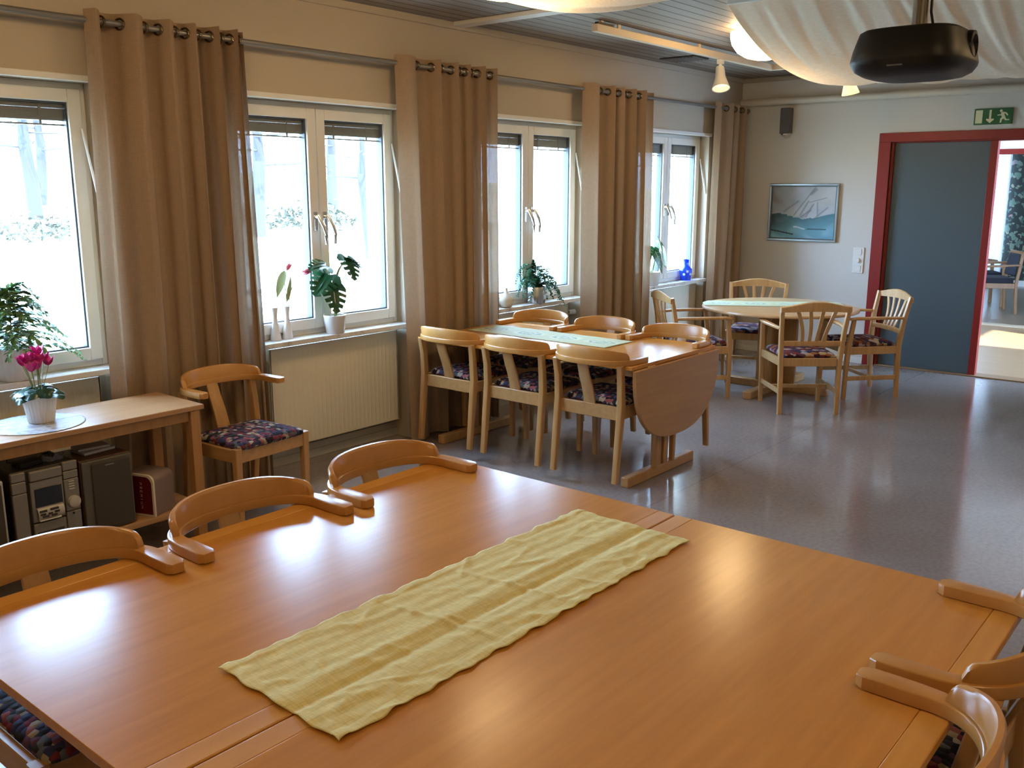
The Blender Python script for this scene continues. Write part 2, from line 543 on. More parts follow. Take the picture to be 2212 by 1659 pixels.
# ------------------------------------------------------------------ radiators
def radiator(xc, x0, x1, label, valve_side):
    r = thing('radiator', ((x0 + x1) / 2, YW + 0.055, 0), label=label, cat='radiator', group='panel radiators under the windows')
    h = (x1 - x0) / 2
    z0, z1 = 0.13, 0.735
    pitch = 0.0335
    n = int((2 * h - 0.06) / pitch)
    def f(u, v):
        x = -h + 2 * h * u; z = z0 + (z1 - z0) * v
        q = (x + h - 0.03) / pitch
        e = max(0, min(1, (z - z0 - 0.035) / 0.012)) * max(0, min(1, (z1 - 0.05 - z) / 0.012))
        if q < 0 or q > n: e = 0
        d = 0.5 - 0.5 * cos(2 * pi * q)
        d = d ** 2.2
        return (x, 0.006 * e * d, z)
    mb = MB().grid(f, n * 8 + 16, 44)
    mb.build('front_panel', M_rad, r, smooth=50)
    MB().box(-h, h, 0.001, 0.012, z0, z1).box(-h, h, 0.055, 0.062, z0 + 0.02, z1 - 0.02).box(-h, -h + 0.012, 0.0, 0.06, z0, z1).box(h - 0.012, h, 0.0, 0.06, z0, z1).build('body', M_rad, r, bevel=0.003)
    MB().box(-h + 0.012, h - 0.012, 0.0125, 0.0545, z1 - 0.010, z1 - 0.002).build('top_grille', M_rad, r)
    for q in (-1, 1): MB().box(q * (h - 0.12) - 0.02, q * (h - 0.12) + 0.02, 0.0625, 0.089, 0.2, 0.65).build('bracket', M_rad, r)
    s = valve_side
    v = MB().tube([(s * h, 0.03, 0.655), (s * (h + 0.05), 0.03, 0.655)], 0.012, 10).build('valve', M_brass, r)
    if s > 0: MB().tube([(h + 0.045, 0.03, 0.655), (h + 0.10, 0.01, 0.655)], [0.018, 0.021], 12).build('thermostat', M_white, v)
    else: MB().tube([(-h - 0.04, 0.03, 0.655), (-h - 0.052, 0.03, 0.645), (-h - 0.053, 0.03, 0.635)], 0.020, 12).build('cap', M_black, v)
    MB().tube([(s * (h + 0.03), 0.03, 0.65), (s * (h + 0.03), 0.03, 0.0)], 0.008, 8).build('pipe', M_rad, r)


radiator(1.63, 1.12, 2.19, 'white ribbed panel radiator behind the low side table with the stereo', -1)
radiator(3.63, 3.20, 4.215, 'white ribbed panel radiator in full view beside the lone chair under the monstera', -1)
radiator(5.63, 5.10, 6.13, 'white ribbed panel radiator behind the drop-leaf table, with a brass valve showing', 1)
radiator(7.67, 7.20, 8.26, 'white panel radiator under the window sill with the blue vase', -1)

# ------------------------------------------------------------------ curtain rod and curtains
ROD_Y, ROD_Z = YW - 0.10, 2.40
rod = tag(MB().tube([(-1.2, ROD_Y, ROD_Z), (8.86, ROD_Y, ROD_Z)], 0.014, 14).build('curtain_rod', M_rod), 'long grey metal curtain rod running above all the windows', 'curtain rod')
mb = MB()
for bx in (-0.9, 0.9, 2.62, 4.52, 6.62, 8.60):
    mb = MB().tube([(bx, ROD_Y, ROD_Z - 0.018), (bx, YW, ROD_Z - 0.018)], 0.007, 8).box(bx - 0.012, bx + 0.012, YW - 0.006, YW, ROD_Z - 0.05, ROD_Z + 0.02)
    mb.build('bracket', M_rod, rod)
MB().lathe([(0.014, 0), (0.022, 0.004), (0.024, 0.02), (0.012, 0.032)], 16, T(8.86, ROD_Y, ROD_Z) @ Matrix.Rotation(pi / 2, 4, 'Y')).build('finial', M_rod, rod)


def curtain(x0, x1, label, seed, stops, amp=0.050, b0=None, b1=None):
    """stops: positions (0..1) where the cloth crosses the rod; folds swing between them"""
    rnd = random.Random(seed)
    c = thing('curtain', (0, ROD_Y, 0), label=label, cat='curtain', group='linen eyelet curtains at the windows')
    ns = len(stops) - 1
    amps = [amp * rnd.uniform(0.8, 1.1) for _ in range(ns)]
    jit = [rnd.uniform(-0.012, 0.012) for _ in range(ns)]
    b0 = x0 if b0 is None else b0; b1 = x1 if b1 is None else b1
    top, bot = 2.445, 0.015
    per = 18
    def f(u, v):
        k = min(ns - 1, int(u * ns)); t = u * ns - k
        xs = stops[k] + (stops[k + 1] - stops[k]) * t
        sg = -1 if k % 2 == 0 else 1
        h = 1 - v                      # v 0 bottom, 1 top
        a = amps[k] * (1 + 0.18 * sin(h * 2.2 + k))
        sh = sin(pi * t)
        y = sg * a * (abs(sh) ** 0.75)
        # folds lean over each other a little, which gives hanging cloth its S shape
        xo = -sg * 0.012 * sin(2 * pi * t) * (0.6 + h)
        xt = x0 + (x1 - x0) * xs; xb = b0 + (b1 - b0) * xs
        x = xt + (xb - xt) * h + xo + jit[k] * h * sh
        y += 0.006 * sin(5 * h + 9 * u) * h
        z = bot + (top - bot) * v + 0.004 * sin(pi * t) * v
        return (x, y, z)
    mb = MB().grid(f, ns * per, 40)
    mb.build('cloth', M_curtain, c, smooth=80)
    for k in range(ns + 1):
        if k in (0, ns): continue
        x = x0 + (x1 - x0) * stops[k]
        m = MB()
        m.tube([(0, 0.024 * cos(a), 0.024 * sin(a)) for a in [2 * pi * q / 20 for q in range(20)]], 0.0055, 8, closed=True, M=T(x, 0, ROD_Z) @ Rz(radians(25)))
        m.build('eyelet', M_grommet, c)
    # heavy hems
    return c


curtain(2.19, 3.03, 'wide brown linen curtain behind the lone chair and the side table', 3,
        [0, .09, .20, .34, .43, .53, .60, .68, .76, .83, .90, .95, 1.0], b0=2.15, b1=3.08)
curtain(4.10, 5.05, 'brown linen curtain hanging behind the end of the drop-leaf table', 5,
        [0, .19, .33, .42, .52, .60, .66, .72, .79, .86, .93, 1.0], amp=0.040, b0=4.17, b1=5.07)
curtain(6.06, 7.10, 'linen curtain with a thin see-through edge beside the window with the blue vase', 9,
        [0, .22, .33, .41, .48, .56, .63, .70, .77, .84, 1.0], b0=6.08, b1=7.14)
curtain(8.20, 8.86, 'narrow pale linen curtain in the room corner beside the sailing picture', 12,
        [0, .12, .34, .48, .60, .72, .84, .93, 1.0], b0=8.16)

# ------------------------------------------------------------------ chair A: bent-arm chair
def arcpt(t):
    """plan of the bent rail; t 0..1 from +y arm root round the back to the -y arm root"""
    a = pi * t
    e = 2 / 2.35
    sx = abs(sin(a)) ** e; cy = (1 if cos(a) >= 0 else -1) * abs(cos(a)) ** e
    return (-0.035 - 0.165 * sx, 0.236 * cy)


def bow_chair():
    r = thing('armchair')
    # bent rail with arms
    path = [(0.085, 0.237), (0.070, 0.2375), (0.02, 0.237), (-0.015, 0.2365)] + [arcpt(t / 40) for t in range(0, 41)] + [(-0.015, -0.2365), (0.02, -0.237), (0.070, -0.2375), (0.085, -0.237)]
    secs = []
    for i, (x, y) in enumerate(path):
        wd = 0.050 if x > -0.02 else 0.050 - 0.016 * min(1, (-0.02 - x) / 0.12)
        ht = 0.030
        if i in (0, len(path) - 1): wd, ht = wd - 0.018, ht - 0.004
        secs.append(rrect(wd, ht, 0.0045))
    MB().sweep([(x, y, 0.670) for x, y in path], secs).build('arm_rail', M_beech_rail, r, smooth=28)
    # curved back board standing on the rail
    loops = []
    ts = [0.075 + 0.85 * i / 56 for i in range(57)]
    for t in ts:
        x, y = arcpt(t)
        x2, y2 = arcpt(min(1, t + 0.004)); x1, y1 = arcpt(max(0, t - 0.004))
        d = Vector((x2 - x1, y2 - y1)); d.normalize(); nx, ny = d.y, -d.x   # sideways
        s = abs(2 * (t - 0.075) / 0.85 - 1)
        h = 0.034 + 0.030 * (1 - s ** 2.0)
        if s > 0.9: h *= sqrt(max(0.03, 1 - ((s - 0.9) / 0.1) ** 2))
        th = 0.010
        ln = 0.008 * (h / 0.08)
        sec = [(-th, -0.003), (th, -0.003), (th, h * 0.86), (th * 0.5, h), (-th * 0.5, h), (-th, h * 0.86)]
        ox, oy = (x + 0.1), y
        L = sqrt(ox * ox + oy * oy) or 1
        loops.append([(x + nx * a + ox / L * ln * (b / max(h, 1e-3)), y + ny * a + oy / L * ln * (b / max(h, 1e-3)), 0.685 + b) for a, b in sec])
    MB().loft(loops).build('back_board', M_beech_rail, r, smooth=50, fix=True)
    # splat
    zz = [0.39, 0.45, 0.52, 0.59, 0.661]
    xx = [-0.105, -0.112, -0.135, -0.165, -0.190]
    MB().sweep([(x, 0, z) for x, z in zip(xx, zz)], [rrect(0.076, 0.013, 0.003), rrect(0.076, 0.013, 0.003), rrect(0.074, 0.013, 0.003), rrect(0.070, 0.013, 0.003), rrect(0.066, 0.013, 0.003)], up=(1, 0, 0)).build('splat', M_beech, r, fix=True)
    # legs
    for s in (1, -1):
        pth = [(-0.160, 0.212 * s, 0.0), (-0.136, 0.212 * s, 0.22), (-0.114, 0.212 * s, 0.43), (-0.122, 0.212 * s, 0.56), (-0.140, 0.216 * s, 0.657)]
        MB().sweep(pth, [rrect(0.034, 0.026, 0.005), rrect(0.036, 0.034, 0.005), rrect(0.036, 0.040, 0.005), rrect(0.036, 0.034, 0.005), rrect(0.034, 0.030, 0.005)], up=(1, 0, 0)).build('leg', M_beech, r, smooth=35, fix=True)
    for s in (1, -1):
        MB().sweep([(0.262, 0.210 * s, 0.0), (0.262, 0.212 * s, 0.25), (0.262, 0.212 * s, 0.428)], [rrect(0.028, 0.028, 0.005), rrect(0.036, 0.036, 0.006), rrect(0.038, 0.038, 0.006)], up=(1, 0, 0)).build('leg', M_beech, r, smooth=35, fix=True)
    # seat frame
    mb = MB().box(0.250, 0.274, -0.195, 0.195, 0.355, 0.42).box(-0.118, -0.096, -0.195, 0.195, 0.345, 0.42)
    for s in (1, -1): mb.box(-0.095, 0.250, 0.212 * s - 0.011, 0.212 * s + 0.011, 0.355, 0.42)
    mb.build('seat_frame', M_beechx, r, bevel=0.003)
    # upholstered seat
    loops = []
    def outline(ins, z, dome):
        out = []
        n = 10
        x0, x1 = -0.088 + ins, 0.285 - ins; yb, yf = 0.200 - ins, 0.205 - ins
        rr = 0.028
        for cx, cy, a0 in ((x1 - rr, yf - rr, 0), (x0 + rr, yb - rr, 90), (x0 + rr, -yb + rr, 180), (x1 - rr, -yf + rr, 270)):
            for q in range(n + 1):
                a = radians(a0 + 90 * q / n)
                out.append((cx + rr * cos(a), cy + rr * sin(a), z + dome))
        return out
    for ins, z in ((0.012, 0.415), (0.0, 0.424), (0.0, 0.436), (0.010, 0.448), (0.03, 0.456), (0.07, 0.462), (0.12, 0.465), (0.16, 0.466)):
        loops.append(outline(ins, z, 0))
    MB().loft(loops).build('seat', M_seat, r, smooth=60)
    return r


CH_A = bow_chair()


def put_chair(first, x, y, rz, z, label, group):
    o = CH_A if first else copy_tree(CH_A)
    o.location = (x, y, z); o.rotation_euler = (0, 0, rz)
    tag(o, label, 'chair', group)
    return o


TT = 0.70                        # table top height
LIFT = TT - 0.6545               # chairs hang by their arms on the table edge
TT2 = 0.718
G1, G2, G3 = 'chairs hung on the big table by the windows', 'chairs hung on the drop-leaf table', 'chairs hung on the big table facing the windows'
put_chair(True, 2.665, 4.045, radians(-86), 0.0, 'lone bent-arm wooden chair against the curtain, beside the side table and radiator', 'lone chair')
ya = 2.146
put_chair(False, 0.925, ya, -pi / 2, LIFT, 'bent-arm chair hung on the big table, in front of the silver stereo', G1)
put_chair(False, 1.488, ya, -pi / 2, LIFT, 'middle one of three bent-arm chairs hung along the window side of the big table', G1)
put_chair(False, 2.045, ya, -pi / 2, LIFT, 'bent-arm chair hung at the big table end closest to the drop-leaf table', G1)
yb = 0.462
put_chair(False, 2.050, yb, pi / 2, LIFT, 'bent-arm chair opposite the windows, its far arm on the table corner by the open floor', G3)
put_chair(False, 1.497, yb, pi / 2, LIFT, 'cut-off bent-arm chair lowest in the picture corner, opposite the windows', G3)
xa = 4.293
put_chair(False, xa, 2.905, 0, LIFT + TT2 - TT, 'bent-arm chair beside the hanging drop leaf, showing its back, next to the big table', G2)
put_chair(False, xa, 3.4445, 0, LIFT + TT2 - TT, 'middle one of the three chairs showing their backs at the drop-leaf table', G2)
put_chair(False, xa, 3.984, 0, LIFT + TT2 - TT, 'chair showing its back, against the curtain at the drop-leaf table', G2)
xb = 5.012
put_chair(False, xb, 2.905, pi, LIFT + TT2 - TT, 'chair facing us across the drop-leaf table, closest to the round table', G2)
put_chair(False, xb, 3.4445, pi, LIFT + TT2 - TT, 'middle one of three chairs facing us across the drop-leaf table', G2)
put_chair(False, xb, 3.984, pi, LIFT + TT2 - TT, 'chair facing us at the drop-leaf table, under the sill with the steel plant pot', G2)

# ------------------------------------------------------------------ rectangular tables
def trestle_table(name, loc, rz, L, Wd, label, group, base_in, leaf=None, mtop=None, ph=0.058, TT=TT):
    """long axis along local x; T-foot at each end"""
    r = thing(name, loc, rz, label, 'table', group)
    th = 0.022
    st = 0.055
    MB().box(-L / 2, L / 2, -Wd / 2 + st, Wd / 2 - st, TT - th, TT).build('tabletop', mtop or M_top, r, bevel=0.0015)
    for s in (1, -1):
        MB().box(-L / 2, L / 2, min(s * Wd / 2, s * (Wd / 2 - st)), max(s * Wd / 2, s * (Wd / 2 - st)), TT - th, TT).build('edge_strip', M_strip, r, bevel=0.0025)
    for s in (1, -1):
        bx = s * (L / 2 - base_in) if (s > 0 or not leaf) else s * (L / 2 - 0.10)
        MB().box(bx - 0.025, bx + 0.025, -0.375, 0.375, 0.0, 0.060 if leaf else 0.068).build('foot', M_beechx, r, bevel=0.006)
        for q in (-1, 1):
            MB().box(bx - 0.021, bx + 0.021, q * (ph - 0.026) - 0.026, q * (ph - 0.026) + 0.026, 0.060 if leaf else 0.068, TT - th - 0.055).build('post', M_beech, r, bevel=0.004)
        MB().box(bx - 0.03, bx + 0.03, -Wd / 2 + 0.1, Wd / 2 - 0.1, TT - th - 0.055, TT - th).build('bearer', M_beechx, r, bevel=0.004)
    MB().box(-L / 2 + (0.10 if leaf else base_in) + 0.03, L / 2 - base_in - 0.03, -0.018, 0.018, TT - th - 0.1, TT - th - 0.01).build('stretcher', M_beechx, r, bevel=0.003)
    if leaf:
        s, depth, hw = leaf
        n = 40
        poly = []
        for i in range(n + 1):
            a = pi * i / n
            e = 2 / 2.45
            yy = hw * (1 if cos(a) >= 0 else -1) * abs(cos(a)) ** e
            zz = -depth * abs(sin(a)) ** e
            poly.append((yy, zz))
        x0 = s * (L / 2 + 0.004)
        M = Matrix(((0, 0, s, x0), (1, 0, 0, 0), (0, 1, 0, TT - th - 0.001), (0, 0, 0, 1)))
        lf = MB().prism(poly, 0, 0.024, M).build('drop_leaf', M_leaf, r, bevel=0.003, fix=True)
        mb = MB()
        for yy in (-0.28, 0.28): mb.tube([(x0, yy - 0.035, TT - th), (x0, yy + 0.035, TT - th)], 0.0035, 8)
        mb.build('hinge', M_brass, lf)
    return r


M_leaf = wood('drop_leaf_wood', (0.40, 0.20, 0.06), (0.47, 0.25, 0.08), 0.36, 'Y')
X0, X1 = 0.652, 2.355
trestle_table('dining_table', ((X0 + X1) / 2, 1.7905, 0), 0, X1 - X0, 0.945, 'big orange-beech table along the windows, reflecting daylight, three chairs hung on it', 'big tables pushed together', 0.22)
trestle_table('dining_table', ((X0 + X1) / 2, 0.8395, 0), 0, X1 - X0, 0.945, 'big orange-beech table away from the windows, pushed against the other one', 'big tables pushed together', 0.22)
trestle_table('drop_leaf_table', (4.648, 3.4425, 0), -pi / 2, 1.625, 0.94, 'beech drop-leaf table with a rounded leaf hanging down at its end', None, 0.09, leaf=(1, 0.432, 0.470), mtop=M_topy, ph=0.066, TT=TT2)

# ------------------------------------------------------------------ table runners
def m_runner():
    m = mat('runner_cotton', (0.50, 0.46, 0.20), 0.9, spec=0.15); k = N(m)
    a = k.noise(k.coord((300, 30, 30)), 1, 2); b = k.noise(k.coord((30, 300, 30)), 1, 2)
    w = k.math('MULTIPLY', a, b)
    k.base(k.ramp(w, [(0.12, (0.64, 0.55, 0.23)), (0.4, (0.80, 0.70, 0.33))]))
    k.bump(w, 0.25, 0.002)
    return m


def big_runner():
    rnd = random.Random(4)
    x0, x1, y0, y1 = 0.946, 2.186, 1.175, 1.560
    folds = [(rnd.uniform(0, 1), rnd.uniform(0, 1), rnd.uniform(-1.2, 1.2), rnd.uniform(0.05, 0.16), rnd.uniform(0.006, 0.013), rnd.uniform(0.0010, 0.0026)) for _ in range(70)]
    cross = [0.36, 0.56]
    def f(u, v):
        x = x0 + (x1 - x0) * u + 0.012 * (v - 0.5); y = y0 + (y1 - y0) * v
        hem = min(u, 1 - u) * 1.2; hem2 = min(v, 1 - v) * 0.38
        y += 0.0032 * sin(u * 61) * (1 if v in (0, 1) else 0.6) + 0.002 * sin(u * 131 + v * 5)
        x += 0.004 * sin(v * 23) * (1 if u < 0.05 or u > 0.95 else 0)
        z = 0.0042
        for fu, fv, an, ln, wd, hh in folds:
            dx = (u - fu) * 1.22; dy = (v - fv) * 0.38
            a = dx * cos(an) + dy * sin(an); b = -dx * sin(an) + dy * cos(an)
            if abs(a) < ln and abs(b) < 4 * wd: z += hh * exp(-(b / wd) ** 2) * (cos(pi * a / ln / 2)) ** 2
        for q, cu in enumerate(cross):        # ironed fold lines across the cloth
            d = (u - cu - 0.05 * (0.5 - v)) * 1.22
            z += 0.0042 * exp(-(d / 0.010) ** 2) * (0.35 + 0.65 * sin(pi * v) ** 2)
        z += 0.0012 * sin(u * 75 + 3 * sin(v * 9)) * (0.12 + exp(-hem2 / 0.03)) + 0.0005 * sin(v * 60 + u * 14)
        if hem2 < 0.022: z += 0.0012
        if hem < 0.03: z += 0.0014
        d = y - 1.315                          # sinks a little into the gap between the two tables
        z -= 0.0040 * exp(-(d / 0.012) ** 2)
        z += 0.0042 * exp(-((d - 0.050) / 0.020) ** 2) + 0.0022 * exp(-((d + 0.050) / 0.022) ** 2)
        return (x, y, TT + max(0.0012 if abs(d) > 0.004 else -0.002, z))
    mb = MB().grid(f, 260, 90)
    o = mb.build('table_runner', m_runner(), None, smooth=80, solid=0.0016)
    tag(o, 'crumpled yellow-green cotton runner lying over the seam of the big tables', 'table runner')


big_runner()


def m_printed(name):
    m = mat(name, (0.5, 0.55, 0.45), 0.75, spec=0.3); k = N(m)
    v = k.coord((1, 1, 1)); s = k.n('ShaderNodeSeparateXYZ'); k.l(v, s.inputs[0])
    py = k.math('SUBTRACT', k.math('FRACT', k.math('DIVIDE', s.outputs[0], 0.285)), 0.5)
    ex = k.math('DIVIDE', k.math('MULTIPLY', py, 0.285), 0.125); ey = k.math('DIVIDE', s.outputs[1], 0.085)
    r = k.math('SQRT', k.math('ADD', k.math('MULTIPLY', ex, ex), k.math('MULTIPLY', ey, ey)))
    nz = k.noise(v, 30, 3)
    r2 = k.math('ADD', r, k.math('MULTIPLY', k.math('SUBTRACT', nz, 0.5), 0.7))
    k.base(k.ramp(r2, [(0.0, (0.58, 0.60, 0.44)), (0.22, (0.27, 0.34, 0.21)), (0.42, (0.58, 0.60, 0.45)), (0.62, (0.22, 0.30, 0.21)), (0.80, (0.58, 0.60, 0.42)), (1.0, (0.47, 0.49, 0.29))]))
    return m


M_print = m_printed('printed_runner')


def flat_runner(name, loc, rz, L, Wd, label, drop=None):
    def f(u, v):
        x = -L / 2 + L * u; y = -Wd / 2 + Wd * v
        z = 0.0025 + 0.0008 * sin(u * 40) * sin(v * 5)
        if drop:
            cx, cy, R = drop
            p = Rz(rz) @ Vector((x, y, 0)); dx, dy = p.x + loc[0] - cx, p.y + loc[1] - cy
            d = sqrt(dx * dx + dy * dy) - R
            if d > 0:
                z -= d * 0.95
                q = (Rz(-rz) @ Vector((dx, dy, 0))).normalized() * (d * 0.85)
                x -= q.x; y -= q.y
        return (x, y, z)
    o = MB().grid(f, 80, 30).build(name, M_print, None, smooth=70, solid=0.0015)
    o.location = loc; o.rotation_euler = (0, 0, rz)
    tag(o, label, 'table runner')
    return o


flat_runner('table_runner', (4.745, 3.64, TT2), -pi / 2, 1.12, 0.31, 'pale green printed runner with leafy ovals on the drop-leaf table')

# ------------------------------------------------------------------ round table
RC = (7.33, 3.20)
r = thing('round_table', (RC[0], RC[1], 0), 0, 'round pale beech table on a crossed pedestal in the far corner', 'table')
MB().lathe([(0.617, TT - 0.024), (0.627, TT - 0.021), (0.630, TT - 0.012), (0.627, TT - 0.002), (0.622, TT)], 96).build('tabletop', M_round, r, smooth=30)
for a in (0, pi / 2):
    m = MB().box(-0.53, 0.53, -0.035, 0.035, 0.0, 0.062, Rz(a)) if a == 0 else MB().box(0.036, 0.45, -0.035, 0.035, 0.0, 0.062, Rz(a)).box(-0.45, -0.036, -0.035, 0.035, 0.0, 0.062, Rz(a))
    m.build('foot', M_beechx, r, bevel=0.006)
    m = MB().box(-0.17, 0.17, -0.017, 0.017, 0.062, 0.655, Rz(a)) if a == 0 else MB().box(0.018, 0.17, -0.017, 0.017, 0.062, 0.655, Rz(a)).box(-0.17, -0.018, -0.017, 0.017, 0.062, 0.655, Rz(a))
    m.build('pedestal_board', M_beech, r, bevel=0.004)
MB().box(-0.40, 0.40, -0.03, 0.03, 0.655, TT - 0.024).box(-0.03, 0.03, 0.03, 0.40, 0.655, TT - 0.024).box(-0.03, 0.03, -0.40, -0.03, 0.655, TT - 0.024).build('bearer', M_beechx, r, bevel=0.003)
flat_runner('table_runner', (7.42, 3.30, TT), math.atan2(-0.84, 0.54), 1.16, 0.34, 'mint green printed runner hanging over the edge of the round table', drop=(RC[0], RC[1], 0.637))

# ------------------------------------------------------------------ chair B: fan-back armchair
def fan_chair():
    r = thing('armchair')
    def post(s):
        return [(-0.235, 0.213 * s, 0.0), (-0.222, 0.216 * s, 0.25), (-0.215, 0.220 * s, 0.42), (-0.235, 0.232 * s, 0.62), (-0.275, 0.246 * s, 0.815)]
    for s in (1, -1):
        MB().sweep(post(s), [rrect(0.032, 0.030, 0.005), rrect(0.034, 0.036, 0.005), rrect(0.034, 0.040, 0.005), rrect(0.032, 0.034, 0.005), rrect(0.030, 0.026, 0.005)], up=(1, 0, 0)).build('leg', M_pale, r, smooth=35, fix=True)
    for s in (1, -1):
        MB().sweep([(0.222, 0.228 * s, 0.0), (0.220, 0.232 * s, 0.25), (0.214, 0.240 * s, 0.43), (0.190, 0.252 * s, 0.642)], [rrect(0.030, 0.030, 0.005), rrect(0.034, 0.034, 0.006), rrect(0.036, 0.036, 0.006), rrect(0.028, 0.030, 0.005)], up=(1, 0, 0)).build('leg', M_pale, r, smooth=35, fix=True)
    for s in (1, -1):
        pth = [(-0.232, 0.240 * s, 0.648), (-0.10, 0.262 * s, 0.654), (0.05, 0.270 * s, 0.655), (0.17, 0.262 * s, 0.653), (0.225, 0.256 * s, 0.648)]
        MB().sweep(pth, [rrect(0.026, 0.020, 0.006), rrect(0.040, 0.022, 0.008), rrect(0.048, 0.022, 0.008), rrect(0.046, 0.022, 0.008), rrect(0.034, 0.018, 0.007)]).build('arm', M_pale, r, smooth=40, fix=True)
    # arched top rail, bowed backwards
    lo = []
    for i in range(25):
        t = -1 + 2 * i / 24
        y = 0.258 * t; x = -0.280 - 0.028 * (1 - t * t)
        zt = 0.812 + 0.040 * cos(t * pi / 2) ** 1.3; zb = 0.772 + 0.010 * cos(t * pi / 2)
        lo.append([(x - 0.011, y, zb), (x + 0.011, y, zb), (x + 0.011, y, zt - 0.006), (x + 0.005, y, zt), (x - 0.005, y, zt), (x - 0.011, y, zt - 0.006)])
    MB().loft(lo).build('top_rail', M_pale, r, smooth=40, fix=True)
    MB().sweep([(-0.226, -0.222, 0.535), (-0.240, -0.11, 0.537), (-0.244, 0, 0.538), (-0.240, 0.11, 0.537), (-0.226, 0.222, 0.535)], rrect(0.018, 0.038, 0.004)).build('lower_rail', M_pale, r, smooth=40, fix=True)
    for q in (-1.5, -0.5, 0.5, 1.5):
        pth = []
        for i in range(9):
            t = i / 8
            y = q * (0.052 + 0.040 * t ** 1.6)
            x = -0.243 + (-0.300 + 0.243) * t - 0.010 * sin(pi * t)
            pth.append((x, y, 0.548 + (0.785 - 0.548) * t))
        MB().sweep(pth, rrect(0.028, 0.010, 0.003), up=(1, 0, 0)).build('slat', M_pale, r, smooth=40, fix=True)
    mb = MB().box(0.202, 0.226, -0.215, 0.215, 0.362, 0.422).box(-0.226, -0.204, -0.20, 0.20, 0.362, 0.422)
    for s in (1, -1): mb.box(-0.200, 0.200, -0.011, 0.011, 0.362, 0.422, T(0, 0.228 * s, 0) @ Rz(0.04 * s))
    mb.build('seat_frame', M_pale, r, bevel=0.003)
    for s in (1, -1): MB().box(-0.215, 0.215, -0.009, 0.009, 0.150, 0.185, T(0, 0.222 * s, 0) @ Rz(0.035 * s)).build('stretcher', M_pale, r, bevel=0.003)
    MB().box(-0.01, 0.01, -0.213, 0.213, 0.155, 0.182).build('stretcher', M_pale, r, bevel=0.003)
    lo = []
    for ins, z in ((0.012, 0.418), (0.0, 0.426), (0.0, 0.440), (0.010, 0.452), (0.03, 0.460), (0.07, 0.466), (0.14, 0.470), (0.17, 0.471)):
        out = []
        x0, x1, yb_, yf_ = -0.198 + ins, 0.232 - ins, 0.196 - ins, 0.212 - ins
        rr = 0.025
        for cx, cy, a0 in ((x1 - rr, yf_ - rr, 0), (x0 + rr, yb_ - rr, 90), (x0 + rr, -yb_ + rr, 180), (x1 - rr, -yf_ + rr, 270)):
            for w in range(9):
                a = radians(a0 + 90 * w / 8); out.append((cx + rr * cos(a), cy + rr * sin(a), z))
        lo.append(out)
    MB().loft(lo).build('seat', M_seat2, r, smooth=60)
    return r


def m_seat2():
    m = mat('seat_check', rough=0.9, spec=0.2); k = N(m)
    v = k.coord((34, 22, 22), rot=(0, 0, radians(45)))
    ch = k.n('ShaderNodeTexVoronoi', distance='MANHATTAN'); ch.inputs['Scale'].default_value = 1.0; ch.inputs['Randomness'].default_value = 0.35
    k.l(v, ch.inputs['Vector'])
    se = k.n('ShaderNodeSeparateColor'); k.l(ch.outputs['Color'], se.inputs[0])
    k.base(k.ramp(se.outputs[0], [(0, (.05, .015, .025)), (.2, (.16, .035, .03)), (.36, (.03, .03, .08)), (.5, (.42, .32, .17)), (.62, (.10, .05, .09)), (.74, (.30, .12, .05)), (.86, (.36, .33, .36))], 'CONSTANT'))
    k.bump(k.math('SUBTRACT', 1.0, ch.outputs['Distance']), 0.6, 0.004)
    return m


M_seat2 = m_seat2()
CH_B = fan_chair()
def put_fan(first, cx, cy, ang, label):
    o = CH_B if first else copy_tree(CH_B)
    o.location = (cx, cy, 0); o.rotation_euler = (0, 0, ang)
    return tag(o, label, 'chair', 'fan-back armchairs round the round table')


def rear(px, py, ang):        # from the mid point of the rear feet to the chair origin
    return (px + 0.235 * cos(ang), py + 0.235 * sin(ang), ang)


put_fan(True, *rear(6.63, 2.625, math.atan2(0.65, 0.76)), 'fan-back armchair at the round table with its back to us, nearest the open floor')
put_fan(False, *rear(7.80, 2.465, math.atan2(0.68, -0.73)), 'fan-back armchair at the round table in front of the blue-grey door')
put_fan(False, *rear(6.565, 3.82, math.atan2(-0.66, 0.75)), 'fan-back armchair at the round table closest to the window with the blue vase')
put_fan(False, *rear(7.91, 3.665, math.atan2(-0.34, -0.94)), 'fan-back armchair behind the round table, under the sailing picture')

# ------------------------------------------------------------------ low side table with the stereo
SX0, SX1, SY0, SY1, SZ = 0.95, 2.362, 3.845, 4.262, 0.66
M_side = wood('side_table_wood', (0.36, 0.18, 0.07), (0.47, 0.27, 0.13), 0.33, 'X')
M_sidedk = wood('side_table_frame', (0.34, 0.16, 0.045), (0.44, 0.22, 0.07), 0.4, 'Z')
r = thing('side_table', ((SX0 + SX1) / 2, (SY0 + SY1) / 2, 0), 0, 'low wooden side table with a shelf, holding the cyclamen and the stereo', 'table')
hx, hy = (SX1 - SX0) / 2, (SY1 - SY0) / 2
MB().box(-hx, hx, -hy, hy, SZ - 0.024, SZ).build('tabletop', M_side, r, bevel=0.003)
for sx in (-1, 1):
    for sy in (-1, 1):
        MB().box(sx * (hx - 0.045) - 0.024, sx * (hx - 0.045) + 0.024, sy * (hy - 0.03) - 0.024, sy * (hy - 0.03) + 0.024, 0, SZ - 0.024).build('leg', M_sidedk, r, bevel=0.003)
